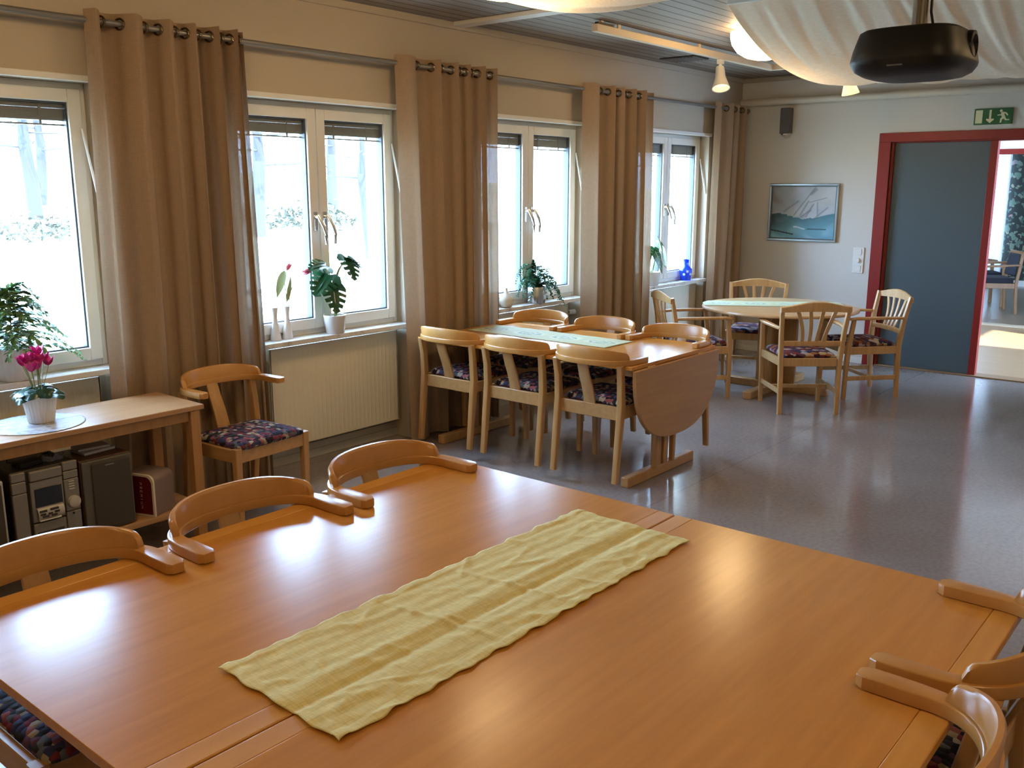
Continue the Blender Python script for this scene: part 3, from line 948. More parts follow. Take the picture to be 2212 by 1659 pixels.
MB().box(-hx + 0.07, hx - 0.07, -hy + 0.022, -hy + 0.042, SZ - 0.075, SZ - 0.024).box(-hx + 0.07, hx - 0.07, hy - 0.042, hy - 0.022, SZ - 0.075, SZ - 0.024).box(hx - 0.055, hx - 0.035, -hy + 0.054, hy - 0.054, SZ - 0.075, SZ - 0.024).box(-hx + 0.035, -hx + 0.055, -hy + 0.054, hy - 0.054, SZ - 0.075, SZ - 0.024).build('apron', M_sidedk, r, bevel=0.002)
MB().box(-hx + 0.022, hx - 0.022, -hy + 0.055, hy - 0.055, 0.150, 0.170).box(-hx + 0.07, hx - 0.07, -hy + 0.01, -hy + 0.055, 0.146, 0.172).build('shelf', M_side, r, bevel=0.002)
SH = 0.1722


def silver(name, c=(0.22, 0.20, 0.17)): return mat(name, c, 0.42, 0.35)


M_silver = silver('stereo_silver')
M_silver2 = silver('stereo_silver_light', (0.48, 0.45, 0.38))
M_dark = mat('dark_case', (0.035, 0.028, 0.022), 0.5)
M_screen = mat('dark_display', (0.008, 0.008, 0.009), 0.15)


def stereo():
    w, d, h = 0.272, 0.28, 0.345
    x0 = 1.482; y0 = 3.868
    r = thing('stereo', (x0 + w / 2, y0, SH), 0, 'silver compact stereo with a round volume knob on the low shelf', 'stereo')
    a = w / 2
    MB().box(-a + 0.006, a - 0.006, 0.02, d, 0.004, h).build('case', M_dark, r, bevel=0.004)
    # front made of three columns
    f = MB()
    f.box(-a, -a + 0.058, 0.0, 0.02, 0.004, 0.255).box(-a, -a + 0.058, 0.0, 0.02, 0.257, 0.305).box(-a, -a + 0.058, 0.0, 0.02, 0.307, h)
    for q in (0, 2): pass
    f.build('side_panel', M_silver, r, bevel=0.004)
    f = MB().box(a - 0.062, a, 0.0, 0.02, 0.004, 0.130).box(a - 0.062, a, 0.0, 0.02, 0.132, 0.272).box(a - 0.062, a, 0.0, 0.02, 0.274, 0.308).box(a - 0.062, a, 0.0, 0.02, 0.310, h + 0.004)
    f.build('control_panel', M_silver, r, bevel=0.004)
    f = MB().box(-a + 0.072, a - 0.066, -0.004, 0.02, 0.296, h - 0.006)
    f.build('disc_drawer', M_silver, r, bevel=0.005)
    f = MB().box(-a + 0.072, a - 0.066, 0.0, 0.02, 0.118, 0.294).box(-a + 0.072, a - 0.066, 0.0, 0.02, 0.004, 0.112)
    f.build('centre_panel', M_silver, r, bevel=0.004)
    MB().box(-a + 0.086, a - 0.074, -0.003, 0.003, 0.182, 0.262).build('display', M_screen, r, bevel=0.002)
    lo = []
    for i in range(9):
        b = pi * i / 8
        lo.append([(x, -0.016 * sin(b), 0.152 - 0.026 * cos(b)) for x in (-a + 0.088, a - 0.076)])
    f = MB()
    vs = [p for q in lo for p in q]; f.add(vs, [(2 * i, 2 * i + 1, 2 * i + 3, 2 * i + 2) for i in range(8)])
    bp = f.build('button_panel', M_silver2, r)
    f = MB()
    for bx, bz, bw in ((-0.028, 0.165, 0.030), (0.018, 0.167, 0.034), (-0.03, 0.152, 0.022), (0.0, 0.150, 0.018), (0.028, 0.153, 0.020), (-0.02, 0.141, 0.026), (0.016, 0.141, 0.022)):
        MB().box(bx - bw / 2, bx + bw / 2, -0.0185, -0.012, bz - 0.0045, bz + 0.0045).build('button', M_dark, bp, bevel=0.001)
    MB().box(-0.042, 0.046, -0.012, -0.002, 0.122, 0.127).build('strip', M_lampwhite, bp)
    MB().lathe([(0.027, 0), (0.027, 0.012), (0.024, 0.018), (0.021, 0.019)], 28, T(a - 0.030, 0.0, 0.172) @ Matrix.Rotation(pi / 2, 4, 'X')).build('volume_knob', M_silver2, r)
    for q in range(4): MB().box(a - 0.044, a - 0.020, -0.0025, 0.002, 0.226 + q * 0.011, 0.231 + q * 0.011).build('button', M_silver2, r, bevel=0.001)
    MB().box(-a + 0.084, a - 0.078, -0.002, 0.003, 0.058, 0.074).build('tape_slot', M_dark, r, bevel=0.001)
    MB().lathe([(0.0045, 0), (0.0045, 0.003)], 12, T(a - 0.034, -0.0002, 0.120) @ Matrix.Rotation(pi / 2, 4, 'X')).build('headphone_jack', M_black, r)


stereo()


def loudspeaker(x0, x1, h, label, grey):
    w = x1 - x0; a = w / 2; d = 0.25
    r = thing('loudspeaker', (x0 + a, 3.872, SH), 0, label, 'loudspeaker', 'pair of loudspeakers beside the stereo')
    MB().box(-a, a, 0.018, d, 0, h).build('cabinet', M_spkwood, r, bevel=0.003)
    MB().box(-a + 0.002, a - 0.002, 0.0, 0.018, 0.002, h - 0.004).build('baffle', grey, r, bevel=0.004)
    MB().box(-a + 0.040, a - 0.012, -0.010, 0.0, 0.012, h - 0.016).build('grille_cloth', M_spkgrey, r, bevel=0.006)
    MB().box(-a + 0.10, -a + 0.14, -0.0112, -0.0098, h - 0.034, h - 0.029).build('badge', M_silver, r)


M_spkwood = wood('speaker_walnut', (0.055, 0.022, 0.010), (0.085, 0.036, 0.016), 0.45, 'Z')
M_spkgrey = mat('speaker_cloth', (0.05, 0.042, 0.034), 0.9)
M_baffle = mat('speaker_baffle', (0.095, 0.083, 0.068), 0.55)
loudspeaker(1.772, 2.000, 0.330, 'loudspeaker with brown wooden side and papers on top, on the low shelf', M_baffle)
loudspeaker(1.235, 1.455, 0.330, 'loudspeaker at the picture edge, beyond the stereo', mat('speaker_baffle_pale', (0.40, 0.40, 0.36), 0.5))
M_paper = mat('paper', (0.42, 0.42, 0.50), 0.6)
o = MB().box(-0.075, 0.075, -0.055, 0.055, 0, 0.012).build('booklet', M_paper, None, bevel=0.002)
o.location = (1.90, 4.02, SH + 0.3305); o.rotation_euler = (0, 0, 0.12); tag(o, 'grey booklet lying on top of the wooden loudspeaker', 'booklet')
o = MB().box(-0.07, 0.07, -0.045, 0.045, 0, 0.010).build('booklet', M_paper, None, bevel=0.002)
o.location = (1.895, 4.03, SH + 0.3435); o.rotation_euler = (0, 0, -0.10); tag(o, 'upper grey booklet, lying askew on another booklet', 'booklet')
# clutter on the stereo
r = thing('adapter_box', (1.585, 3.95, SH + 0.346), 0.2, 'small black electrical box lying on top of the stereo', 'adapter')
MB().box(-0.05, 0.05, -0.032, 0.032, 0, 0.024).build('body', M_black, r, bevel=0.004)
MB().tube([(-0.045, 0.0, 0.018), (-0.075, 0.02, 0.03), (-0.05, 0.05, 0.052), (0.0, 0.06, 0.055), (0.06, 0.05, 0.04), (0.11, 0.03, 0.045), (0.13, 0.04, 0.02), (0.12, 0.08, 0.004)], 0.003, 6).build('cable', M_black, r)
o = MB().lathe([(0.001, 0), (0.04, 0.0), (0.045, 0.016), (0.038, 0.022), (0.02, 0.02), (0.001, 0.022)], 20).build('plastic_bag', mat('bluish_plastic', (0.16, 0.17, 0.24), 0.3), None)
o.location = (1.69, 3.965, SH + 0.3465); o.scale = (1.15, 0.8, 1.0); tag(o, 'small crumpled bluish plastic bag on top of the stereo', 'bag')
for v in o.data.vertices:
    v.co.x += 0.008 * sin(v.co.y * 190 + v.co.z * 120); v.co.y += 0.007 * sin(v.co.x * 170)
    v.co.z = max(0.0, v.co.z + 0.008 * sin(v.co.x * 150) * (v.co.z > 0.01))
# red box with light frame and a row of small letters
r = thing('red_box', (2.138, 3.880, SH), 0.36, 'dark red box with pale rounded border and small vertical lettering, beside the loudspeaker', 'box')
def side_profile(ins, x):
    out = []
    w, h, rr = 0.20 - 2 * ins, 0.198 - 2 * ins, 0.035
    for cx, cy, a0 in ((rr, h - rr, 90), (0.0, 0.0, None), (w, 0.0, None), (w - rr, h - rr, 0)):
        if a0 is None: out.append((x, cx + ins, cy + ins))
        elif a0 == 90:
            for q in range(7):
                a = radians(90 + 90 * q / 6); out.append((x, cx + rr * cos(a) + ins, cy + rr * sin(a) + ins))
        else:
            for q in range(7):
                a = radians(0 + 90 * q / 6); out.append((x, cx + rr * cos(a) + ins, cy + rr * sin(a) + ins))
    return out
MB().loft([side_profile(0, -0.058), side_profile(0, -0.048)]).build('rim', mat('pale_rim', (0.62, 0.54, 0.42), 0.45), r, smooth=35, fix=True)
MB().loft([side_profile(0.010, -0.0595), side_profile(0.010, -0.0575)]).build('red_side', mat('dark_red_panel', (0.10, 0.006, 0.008), 0.35), r, smooth=35, fix=True)
MB().loft([side_profile(0.003, -0.048), side_profile(0.003, 0.085)]).build('body', mat('box_brown_grey', (0.20, 0.14, 0.12), 0.4), r, smooth=35, fix=True)
# letter shapes running down the red side (stroke letters)
GL = {'P': [((0, 0), (0, 1)), ((0, 1), (.6, 1)), ((.6, 1), (.6, .5)), ((.6, .5), (0, .5))], 'R': [((0, 0), (0, 1)), ((0, 1), (.6, 1)), ((.6, 1), (.6, .5)), ((.6, .5), (0, .5)), ((.2, .5), (.6, 0))],
      'E': [((0, 0), (0, 1)), ((0, 1), (.6, 1)), ((0, .5), (.5, .5)), ((0, 0), (.6, 0))], 'M': [((0, 0), (0, 1)), ((0, 1), (.35, .4)), ((.35, .4), (.7, 1)), ((.7, 1), (.7, 0))],
      'I': [((.3, 0), (.3, 1))], 'U': [((0, 1), (0, 0)), ((0, 0), (.6, 0)), ((.6, 0), (.6, 1))]}
mb = MB()
for k, ch in enumerate('PREMIUM'):
    zt = 0.158 - k * 0.0185
    for (a, b), (c, d) in GL[ch]:
        mb.tube([(-0.0602, 0.074 - b * 0.012, zt - a * 0.014), (-0.0602, 0.074 - d * 0.012, zt - c * 0.014)], 0.0009, 4)
mb.build('lettering', mat('letter_grey', (0.35, 0.25, 0.24), 0.5), r)
# cables behind the low table
tag(MB().tube([(2.20, 4.02, SH + 0.004), (2.26, 4.00, SH + 0.004), (2.30, 4.10, SH + 0.006), (2.24, 4.15, SH + 0.004)], 0.004, 6).build('cable', M_white, None), 'short pale cable lying on the low shelf beside the red box', 'cable')

# round mat and cyclamen
def mat_fn(co):
    rnd = random.Random(int((co.x + 1) * 55) * 977 + int((co.y + 1) * 75))
    t = rnd.random()
    if co.x > 0.06 and t < 0.9: return (0.50, 0.58, 0.66)
    return ((0.52, 0.58, 0.66), (0.30, 0.34, 0.42), (0.56, 0.57, 0.60), (0.44, 0.40, 0.38))[int(t * 3.99)]
mb = MB()
RM = 0.195
mb.grid(lambda u, v: (RM * u * cos(2 * pi * v), RM * u * sin(2 * pi * v), 0.0015), 26, 90)
o = mb.build('place_mat', m_vcol('mat_print', 0.25), None, solid=0.0018); paint(o, mat_fn)
o.location = (1.685, 4.06, SZ + 0.0006); tag(o, 'round pale blue patterned mat under the cyclamen on the side table', 'place mat')


def pot(name, mat_, prof, parent, n=36, soil_z=None, soil_r=None, rib=0, ribd=0.0, label=None):
    if rib:
        loops = []
        for rr, z in prof:
            loops.append([((rr - ribd * (0.5 + 0.5 * cos(rib * 2 * pi * i / (rib * 8)))) * cos(2 * pi * i / (rib * 8)), (rr - ribd * (0.5 + 0.5 * cos(rib * 2 * pi * i / (rib * 8)))) * sin(2 * pi * i / (rib * 8)), z) for i in range(rib * 8)])
        o = MB().loft(loops, True, False).build(name, mat_, parent, smooth=50)
    else:
        o = MB().lathe(prof, n, cap1=False).build(name, mat_, parent, smooth=45)
    if label: o['label'] = label
    if soil_z: MB().lathe([(soil_r, soil_z - 0.004), (soil_r * 0.6, soil_z + 0.003), (0.001, soil_z + 0.004)], 20, cap0=False).build('soil', M_soil, parent)
    return o


def leaf_mesh(mb, base, tip, width, normal, curl=0.15, n=8, shape=1.0):
    base = Vector(base); tip = Vector(tip); ax = tip - base; L = ax.length; ax.normalize()
    nrm = Vector(normal); sd = ax.cross(nrm); sd.normalize(); nrm = sd.cross(ax)
    vs = []
    for i in range(n + 1):
        t = i / n
        w = width * (sin(pi * min(1, t ** (0.75 * shape) * 0.98 + 0.02))) ** 0.85
        c = base + ax * (L * t) + nrm * (curl * L * (-(t ** 2)) + 0.0)
        vs += [tuple(c - sd * w / 2 + nrm * w * 0.12), tuple(c), tuple(c + sd * w / 2 + nrm * w * 0.12)]
    fs = []
    for i in range(n):
        a = 3 * i
        fs += [(a, a + 1, a + 4, a + 3), (a + 1, a + 2, a + 5, a + 4)]
    mb.add(vs, fs)
    return mb


def cyclamen(x, y, z):
    rnd = random.Random(11)
    r = thing('cyclamen', (x, y, z), 0, 'magenta cyclamen in a white textured pot on the round mat', 'potted plant')
    pot('pot', M_potw, [(0.050, 0), (0.054, 0.004), (0.060, 0.05), (0.070, 0.105), (0.074, 0.122), (0.070, 0.124), (0.062, 0.11)], r, soil_z=0.108, soil_r=0.062, rib=26, ribd=0.002)
    for k in range(26):
        a = k * 2.399 + rnd.uniform(-.2, .2); rad = 0.025 + 0.075 * sqrt((k + 1) / 26) + rnd.uniform(-.008, .008)
        c = Vector((rad * cos(a), rad * sin(a), 0.165 - 0.45 * rad + rnd.uniform(-.008, .012)))
        st = MB().tube([(0.02 * cos(a), 0.02 * sin(a), 0.11), (rad * .6 * cos(a), rad * .6 * sin(a), 0.145), tuple(c)], 0.0018, 5)
        w = rnd.uniform(0.048, 0.066)
        tilt = Matrix.Rotation(a, 4, 'Z') @ Matrix.Rotation(radians(rnd.uniform(18, 52)) * min(1, rad / 0.08), 4, 'Y')
        vs = [(0, 0, 0.006)]; fs = []
        m = 16
        for q in range(m):
            b = 2 * pi * q / m
            rr = w / 2 * (1.0 - 0.45 * exp(-((b - pi) / 0.35) ** 2)) * (1 + 0.06 * sin(5 * b + k))
            vs.append((rr * cos(b), rr * sin(b), -0.004 + 0.004 * sin(3 * b + k)))
        for q in range(m): fs.append((0, 1 + q, 1 + (q + 1) % m))
        st.add(vs, fs, T(*c) @ tilt)
        st.build('leaf', M_dkgreen, r, smooth=70)
    for k in range(15):
        a = k * 2.399 + 0.7; rad = rnd.uniform(0.01, 0.072)
        h = 0.20 + 0.085 * (1 - rad / 0.09) + rnd.uniform(-.015, .02)
        top = Vector((rad * cos(a), rad * sin(a), h))
        fl = MB()
        for q in range(5):
            b = 2 * pi * q / 5 + rnd.uniform(-.3, .3)
            d = Vector((0.020 * cos(b), 0.020 * sin(b), 0.044 + rnd.uniform(-.01, .008)))
            leaf_mesh(fl, top, top + d, 0.027, (cos(b), sin(b), 0.3), -0.22, 6)
        f = fl.build('flower', M_pink, r, smooth=80)
        MB().tube([(0.012 * cos(a), 0.012 * sin(a), 0.12), (rad * .7 * cos(a), rad * .7 * sin(a), h * .8), tuple(top)], 0.0016, 5).build('stalk', M_stem, f)


cyclamen(1.715, 4.075, SZ + 0.004)

# ------------------------------------------------------------------ plants and vases on the sills
SILL = 0.7852
def fern_plant(name, x, y, z, label, seed, potfn, n_br, height, spread, m_leaf, lf=0.022, droop=0.6, base_z=0.13, trunk=0.0, ymax=0.03, lw=0.42):
    rnd = random.Random(seed)
    r = thing(name, (x, y, z), 0, label, 'potted plant')
    potfn(r)
    fol = MB(); stm = MB()
    if trunk: stm.tube([(0, 0, base_z - 0.01), (0.004, 0.003, base_z + trunk * .5), (0.0, 0.0, base_z + trunk)], [0.006, 0.004, 0.002], 6)
    for k in range(n_br):
        a = k * 2.399 + rnd.uniform(-.3, .3)
        ft = (k + 0.5) / n_br
        z0 = base_z + trunk * ft * 0.9
        L = spread * (1.05 - 0.72 * ft if trunk else rnd.uniform(.6, 1.05))
        up = height * (rnd.uniform(0.25, 0.8) if not trunk else 0.25)
        pts = []
        for q in range(9):
            t = q / 8
            rr = L * t ** 0.9
            zz = z0 + up * sin(min(1, t * 1.1) * pi * .55) - droop * L * t * t
            yy = sin(a) * rr
            pts.append(Vector((cos(a) * rr, max(-0.15, min(yy * 0.75, ymax)), zz)))
        stm.tube([tuple(p) for p in pts], [0.0022 - 0.0016 * q / 8 for q in range(9)], 5)
        for q in range(1, 9):
            p = pts[q]; d = (pts[q] - pts[q - 1]).normalized()
            for s in (-1, 1):
                for e in range(3):
                    pp = pts[q - 1].lerp(p, 0.33 * e + 0.16)
                    sd = d.cross(Vector((0, 0, 1)))
                    if sd.length < .05: sd = Vector((1, 0, 0))
                    sd.normalize()
                    dr = (sd * s + d * 0.7 + Vector((rnd.uniform(-.3, .3), rnd.uniform(-.3, .3), rnd.uniform(-.35, .35)))).normalized()
                    ln = lf * rnd.uniform(.8, 1.5) * (1.25 - 0.6 * q / 8)
                    tip = pp + dr * ln
                    if tip.y > ymax + 0.005: tip.y = ymax + 0.004
                    leaf_mesh(fol, pp, tip, ln * lw, (rnd.uniform(-.4, .4), rnd.uniform(-.4, .4), 1), 0.15, 3)
    st = stm.build('stem', M_stem, r)
    fol.build('foliage', m_leaf, r, smooth=60)
    return r


def pot_big(r): pot('pot', M_pot, [(0.070, 0), (0.074, 0.004), (0.084, 0.145), (0.086, 0.150), (0.078, 0.148), (0.076, 0.128)], r, soil_z=0.132, soil_r=0.078, rib=9, ribd=0.006)
fern_plant('potted_fern', 1.79, 4.475, SILL, 'feathery green fern in a white ribbed pot, tallest plant on the sills', 21, pot_big, 40, 0.22, 0.30, M_fern, 0.040, 0.42, 0.13, 0.31)


def pot_steel(r): pot('pot', M_steel, [(0.070, 0), (0.073, 0.003), (0.073, 0.122), (0.071, 0.125), (0.066, 0.124), (0.064, 0.105)], r, soil_z=0.110, soil_r=0.066, rib=10, ribd=0.004)
fern_plant('potted_myrtle', 5.66, 4.455, SILL, 'small-leaved bushy plant in a ribbed steel pot behind the drop-leaf table', 8, pot_steel, 22, 0.40, 0.27, mat('myrtle_green', (0.028, 0.11, 0.055), 0.45), 0.032, 1.0, 0.105, 0.0, lw=0.6)


def monstera_leaf(mb, M, S):
    """heart-shaped leaf with deep cuts; stalk at origin, tip along +x"""
    out = []
    def half(sg):
        pts = [(0.02, 0.0), (-0.16, 0.16), (-0.12, 0.34), (0.05, 0.46)]
        lob = [(0.16, 0.50, 0.13), (0.36, 0.47, 0.32), (0.56, 0.40, 0.51), (0.74, 0.29, 0.69)]
        for x, y, cx in lob:
            pts += [(x - 0.02, y), (x + 0.10, y - 0.05), (x + 0.07, y - 0.20), (x + 0.055, y * 0.36), (x + 0.095, y * 0.34)]
        pts += [(0.92, 0.17), (1.0, 0.0)]
        return [(x, y * sg) for x, y in pts]
    h1 = half(1); h2 = half(-1)
    for h in (h1, h2):
        poly = h + [(0.5, 0.0)]
        tri = tessellate_polygon([[Vector((x, y, 0)) for x, y in poly]])
        vs = []
        for x, y in poly:
            z = 0.10 * abs(y) - 0.22 * x * x - 0.35 * y * y
            vs.append(Vector((x * S, y * S, z * S)))
        mb.add(vs, [t for t in tri], M)


def orient(pos, direction, up):
    d = Vector(direction).normalized(); u = Vector(up); s = u.cross(d).normalized(); u = d.cross(s)
    return Matrix(((d.x, s.x, u.x, pos[0]), (d.y, s.y, u.y, pos[1]), (d.z, s.z, u.z, pos[2]), (0, 0, 0, 1)))


r = thing('monstera', (3.665, 4.45, SILL), 0, 'monstera with slit dark green leaves in a plain white pot', 'potted plant')
pot('pot', M_pot, [(0.052, 0), (0.056, 0.004), (0.068, 0.100), (0.070, 0.104), (0.070, 0.112), (0.065, 0.112), (0.060, 0.09)], r, soil_z=0.096, soil_r=0.062)
MB().tube([(0.01, 0, 0.09), (0.0, 0.0, 0.18), (-0.012, 0.0, 0.26), (-0.005, 0, 0.32)], [0.010, 0.008, 0.007, 0.005], 8).build('stem', M_stem, r)
M_monst = mat('monstera_green', (0.014, 0.070, 0.026), 0.22)
for base, pos, d, up, S in (
        ((-0.01, 0, 0.27), (0.10, -0.01, 0.455), (-0.15, -0.75, -0.62), (0.15, -0.75, 0.65), 0.17),
        ((-0.01, 0, 0.25), (-0.05, -0.02, 0.36), (-0.80, -0.35, -0.42), (-0.25, -0.55, 0.80), 0.19),
        ((-0.01, 0, 0.28), (-0.05, 0.0, 0.415), (-0.85, -0.25, 0.05), (-0.05, -0.60, 0.80), 0.15),
        ((-0.01, 0, 0.24), (-0.03, -0.03, 0.30), (-0.22, -0.55, -0.80), (-0.10, -0.85, 0.50), 0.18),
        ((-0.01, 0, 0.29), (0.04, 0.01, 0.355), (0.80, -0.35, -0.35), (0.20, -0.30, 0.90), 0.15),
        ((-0.01, 0, 0.29), (0.10, 0.0, 0.445), (0.88, -0.20, -0.30), (0.25, 0.15, 0.95), 0.12)):
    mb = MB(); monstera_leaf(mb, orient(pos, d, up), S)
    lf = mb.build('leaf', M_monst, r, smooth=80)
    b = Vector(base); p = Vector(pos)
    MB().tube([tuple(b), tuple(b.lerp(p, 0.5) + Vector((0, 0, 0.02))), tuple(p)], [0.005, 0.0035, 0.003], 6).build('stalk', M_stem, lf)

# two slim white vases with tulips
def slim_vase(x, y, label):
    o = MB().lathe([(0.031, 0), (0.033, 0.004), (0.024, 0.055), (0.0145, 0.11), (0.0135, 0.14), (0.019, 0.186), (0.022, 0.192), (0.0195, 0.192), (0.012, 0.16)], 28, cap1=False).build('vase', M_pot, None)
    o.location = (x, y, SILL)
    return tag(o, label, 'vase', 'two slim white vases')


slim_vase(3.255, 4.49, 'slim white vase without a visible stem, beside the curtain')
slim_vase(3.340, 4.49, 'slim white vase holding the pink tulip')
r = thing('tulip', (3.340, 4.49, SILL + 0.165), 0, 'pink-tipped tulip with two hanging leaves in the slim vase', 'flower')
MB().tube([(0, 0, 0), (0.002, 0, 0.08), (-0.004, 0, 0.15), (-0.002, 0, 0.20), (0.010, -0.01, 0.245)], 0.0028, 6).build('stem', M_stem, r)
M_tleaf = mat('tulip_leaf', (0.30, 0.40, 0.20), 0.45)
m = MB(); leaf_mesh(m, (0.0, 0, 0.235), (-0.075, -0.01, 0.085), 0.050, (-0.6, -0.6, 0.5), 0.10, 10); m.build('leaf', M_tleaf, r, smooth=80)
m = MB(); leaf_mesh(m, (0.002, 0, 0.05), (0.045, 0, 0.205), 0.040, (0.3, -0.9, 0.2), 0.02, 10); m.build('leaf', M_tleaf, r, smooth=80)
m = MB()
for q in range(5):
    b = 2 * pi * q / 5
    leaf_mesh(m, (0.008, -0.01, 0.235), (0.034 + 0.004 * cos(b), -0.012 + 0.006 * sin(b), 0.278), 0.022, (cos(b) * .7, sin(b), -.5 * cos(b)), -0.15, 6)
m.build('bud', M_tulip, r, smooth=80)
r = thing('tulip', (3.349, 4.490, SILL + 0.165), 0, 'soft pink tulip bud leaning towards the monstera leaves', 'flower')
MB().tube([(0, 0, 0.0), (0.02, 0.0, 0.10), (0.06, -0.01, 0.19), (0.115, -0.015, 0.228), (0.135, -0.018, 0.222)], 0.0024, 6).build('stem', M_stem, r)
m = MB()
for q in range(5):
    b = 2 * pi * q / 5
    leaf_mesh(m, (0.165, -0.022, 0.228), (0.112 + 0.003 * cos(b), -0.016 + 0.007 * sin(b), 0.212 + 0.007 * cos(b)), 0.026, (0, sin(b), cos(b)), -0.16, 6)
m.build('bud', M_tulip, r, smooth=80)

# bulb vase
o = MB().lathe([(0.026, 0), (0.040, 0.006), (0.054, 0.035), (0.055, 0.052), (0.045, 0.078), (0.025, 0.100), (0.011, 0.118), (0.009, 0.140), (0.0115, 0.146), (0.008, 0.146)], 36, cap1=True).build('vase', mat('glazed_cream', (0.62, 0.58, 0.50), 0.2), None)
o.location = (5.292, 4.445, SILL); tag(o, 'round cream bulb vase with a thin neck beside the steel pot', 'vase')

# alocasia
r = thing('alocasia', (7.36, 4.455, SILL), 0, 'dark arrow-leaved plant with pale veins in a white pot', 'potted plant')
pot('pot', M_pot, [(0.058, 0), (0.062, 0.004), (0.075, 0.118), (0.077, 0.124), (0.071, 0.124), (0.066, 0.10)], r, soil_z=0.106, soil_r=0.067)
M_alo = mat('alocasia_leaf', (0.02, 0.10, 0.03), 0.3); M_vein = mat('leaf_vein', (0.40, 0.52, 0.22), 0.4)
for base, p, d, up, L, wd in (((0.01, 0, 0.10), (0.055, -0.02, 0.36), (0.20, -0.35, -0.90), (0.45, -0.80, 0.35), 0.185, 0.10),
                             ((-0.01, 0, 0.10), (-0.015, -0.03, 0.27), (0.22, -0.45, -0.85), (-0.30, -0.85, 0.4), 0.165, 0.095),
                             ((0.01, 0, 0.10), (0.09, 0.0, 0.33), (0.55, -0.25, -0.80), (0.75, -0.40, 0.45), 0.165, 0.085),
                             ((0.0, 0, 0.10), (0.02, -0.01, 0.20), (0.85, -0.30, -0.25), (0.2, -0.2, 0.95), 0.135, 0.06),
                             ((-0.01, 0, 0.10), (-0.07, -0.01, 0.30), (-0.60, -0.35, -0.60), (-0.5, -0.5, 0.6), 0.15, 0.08)):
    p = (p[0] * 1.25 + 0.02, p[1], p[2] * 1.15); L *= 1.3; wd *= 1.35
    M = orient(p, d, up)
    mb = MB()
    n = 10; vs = []
    for i in range(n + 1):
        t = i / n
        w = wd / 2 * (1.0 - t) ** 0.7 * min(1, 0.55 + t * 3.5) * (1 + 0.08 * sin(i * 2.1))
        x = L * (t * 1.15 - 0.15)
        vs += [(x - 0.1 * w, -w, -0.1 * w - 0.3 * x * x / L), (x, 0, 0.0 - 0.3 * x * x / L), (x - 0.1 * w, w, -0.1 * w - 0.3 * x * x / L)]
    fs = []
    for i in range(n):
        a = 3 * i; fs += [(a, a + 1, a + 4, a + 3), (a + 1, a + 2, a + 5, a + 4)]
    mb.add(vs, fs, M); lf = mb.build('leaf', M_alo, r, smooth=80)
    mb = MB()
    mb.tube([tuple(M @ Vector((x, 0, 0.0015 - 0.3 * x * x / L))) for x in (0, L * .3, L * .6, L * .95)], [0.0035, 0.003, 0.0022, 0.001], 5)
    for q in range(1, 6):
        x = L * (q * 0.17 - 0.1); w = wd / 2 * 0.85 * (1 - (q * .17))
        for sg in (-1, 1): mb.tube([tuple(M @ Vector((x, 0, 0.0015 - 0.3 * x * x / L))), tuple(M @ Vector((x + 0.25 * w, sg * w, 0.0015 - 0.1 * w - 0.3 * x * x / L)))], 0.0013, 4)
    mb.build('vein', M_vein, lf)
    MB().tube([base, tuple((Vector(base) + Vector(p)) / 2 + Vector((0, 0, 0.03))), p], 0.0035, 6).build('stalk', M_stem, lf)

# blue vase
M_blue = mat('cobalt_glass', (0.02, 0.09, 0.80), 0.08)
M_blue.node_tree.nodes['Principled BSDF'].inputs['Transmission Weight'].default_value = 0.55
r = thing('vase', (8.005, 4.465, SILL), 0, 'cobalt blue glass vase with pale flower spots on the farthest sill', 'vase')
MB().lathe([(0.046, 0), (0.050, 0.003), (0.050, 0.028), (0.056, 0.055), (0.062, 0.085), (0.060, 0.105), (0.046, 0.125), (0.029, 0.140), (0.026, 0.160), (0.028, 0.188), (0.033, 0.200), (0.030, 0.200), (0.022, 0.165)], 36, cap1=False).build('body', M_blue, r)
M_spot = mat('enamel_spot', (0.55, 0.65, 0.85), 0.4)
for a, z, rr in ((-2.35, 0.088, 0.060), (-1.75, 0.062, 0.0585), (-2.9, 0.060, 0.0585), (-1.1, 0.09, 0.060)):
    MB().lathe([(0.013, 0), (0.011, 0.0025), (0.004, 0.003)], 10, T(rr * cos(a), rr * sin(a), z) @ Rz(a) @ Matrix.Rotation(pi / 2, 4, 'Y')).build('flower_spot', M_spot, r)

# ------------------------------------------------------------------ end wall things
tag(MB().tube([(XF - 0.050, SIDE_Y + 0.02, 2.468), (XF - 0.050, YW - 0.02, 2.482)], 0.034, 20).build('pipe', mat('pipe_cream', (0.60, 0.55, 0.46), 0.45), None), 'thick cream pipe running along the top of the end wall', 'pipe')

# picture
PY0, PY1, PZ0, PZ1 = 3.372, 4.072, 1.145, 1.700
r = thing('picture', (XF, (PY0 + PY1) / 2, (PZ0 + PZ1) / 2), 0, 'silver-framed seascape with leaning sails on the end wall', 'picture')
pw, phh = (PY1 - PY0) / 2, (PZ1 - PZ0) / 2
M_pframe = mat('picture_frame_silver', (0.42, 0.47, 0.48), 0.28, 0.8)
mb = MB()
def yframe(mb, w, h, t, x0, x1):
    mb.box(x0, x1, -w, w, h - t, h).box(x0, x1, -w, w, -h, -h + t).box(x0, x1, -w, -w + t, -h + t, h - t).box(x0, x1, w - t, w, -h + t, h - t)
yframe(mb, pw, phh, 0.022, -0.032, -0.001)
mb.build('frame', M_pframe, r, bevel=0.005)
mb = MB(); yframe(mb, pw - 0.022, phh - 0.022, 0.008, -0.022, -0.002); mb.build('slip', mat('dark_slip', (0.08, 0.10, 0.11), 0.4), r)
nu, nv = 120, 96
mb = MB().grid(lambda u, v: (-0.012, (pw - 0.03) * (1 - 2 * u), (phh - 0.03) * (2 * v - 1)), nu, nv)
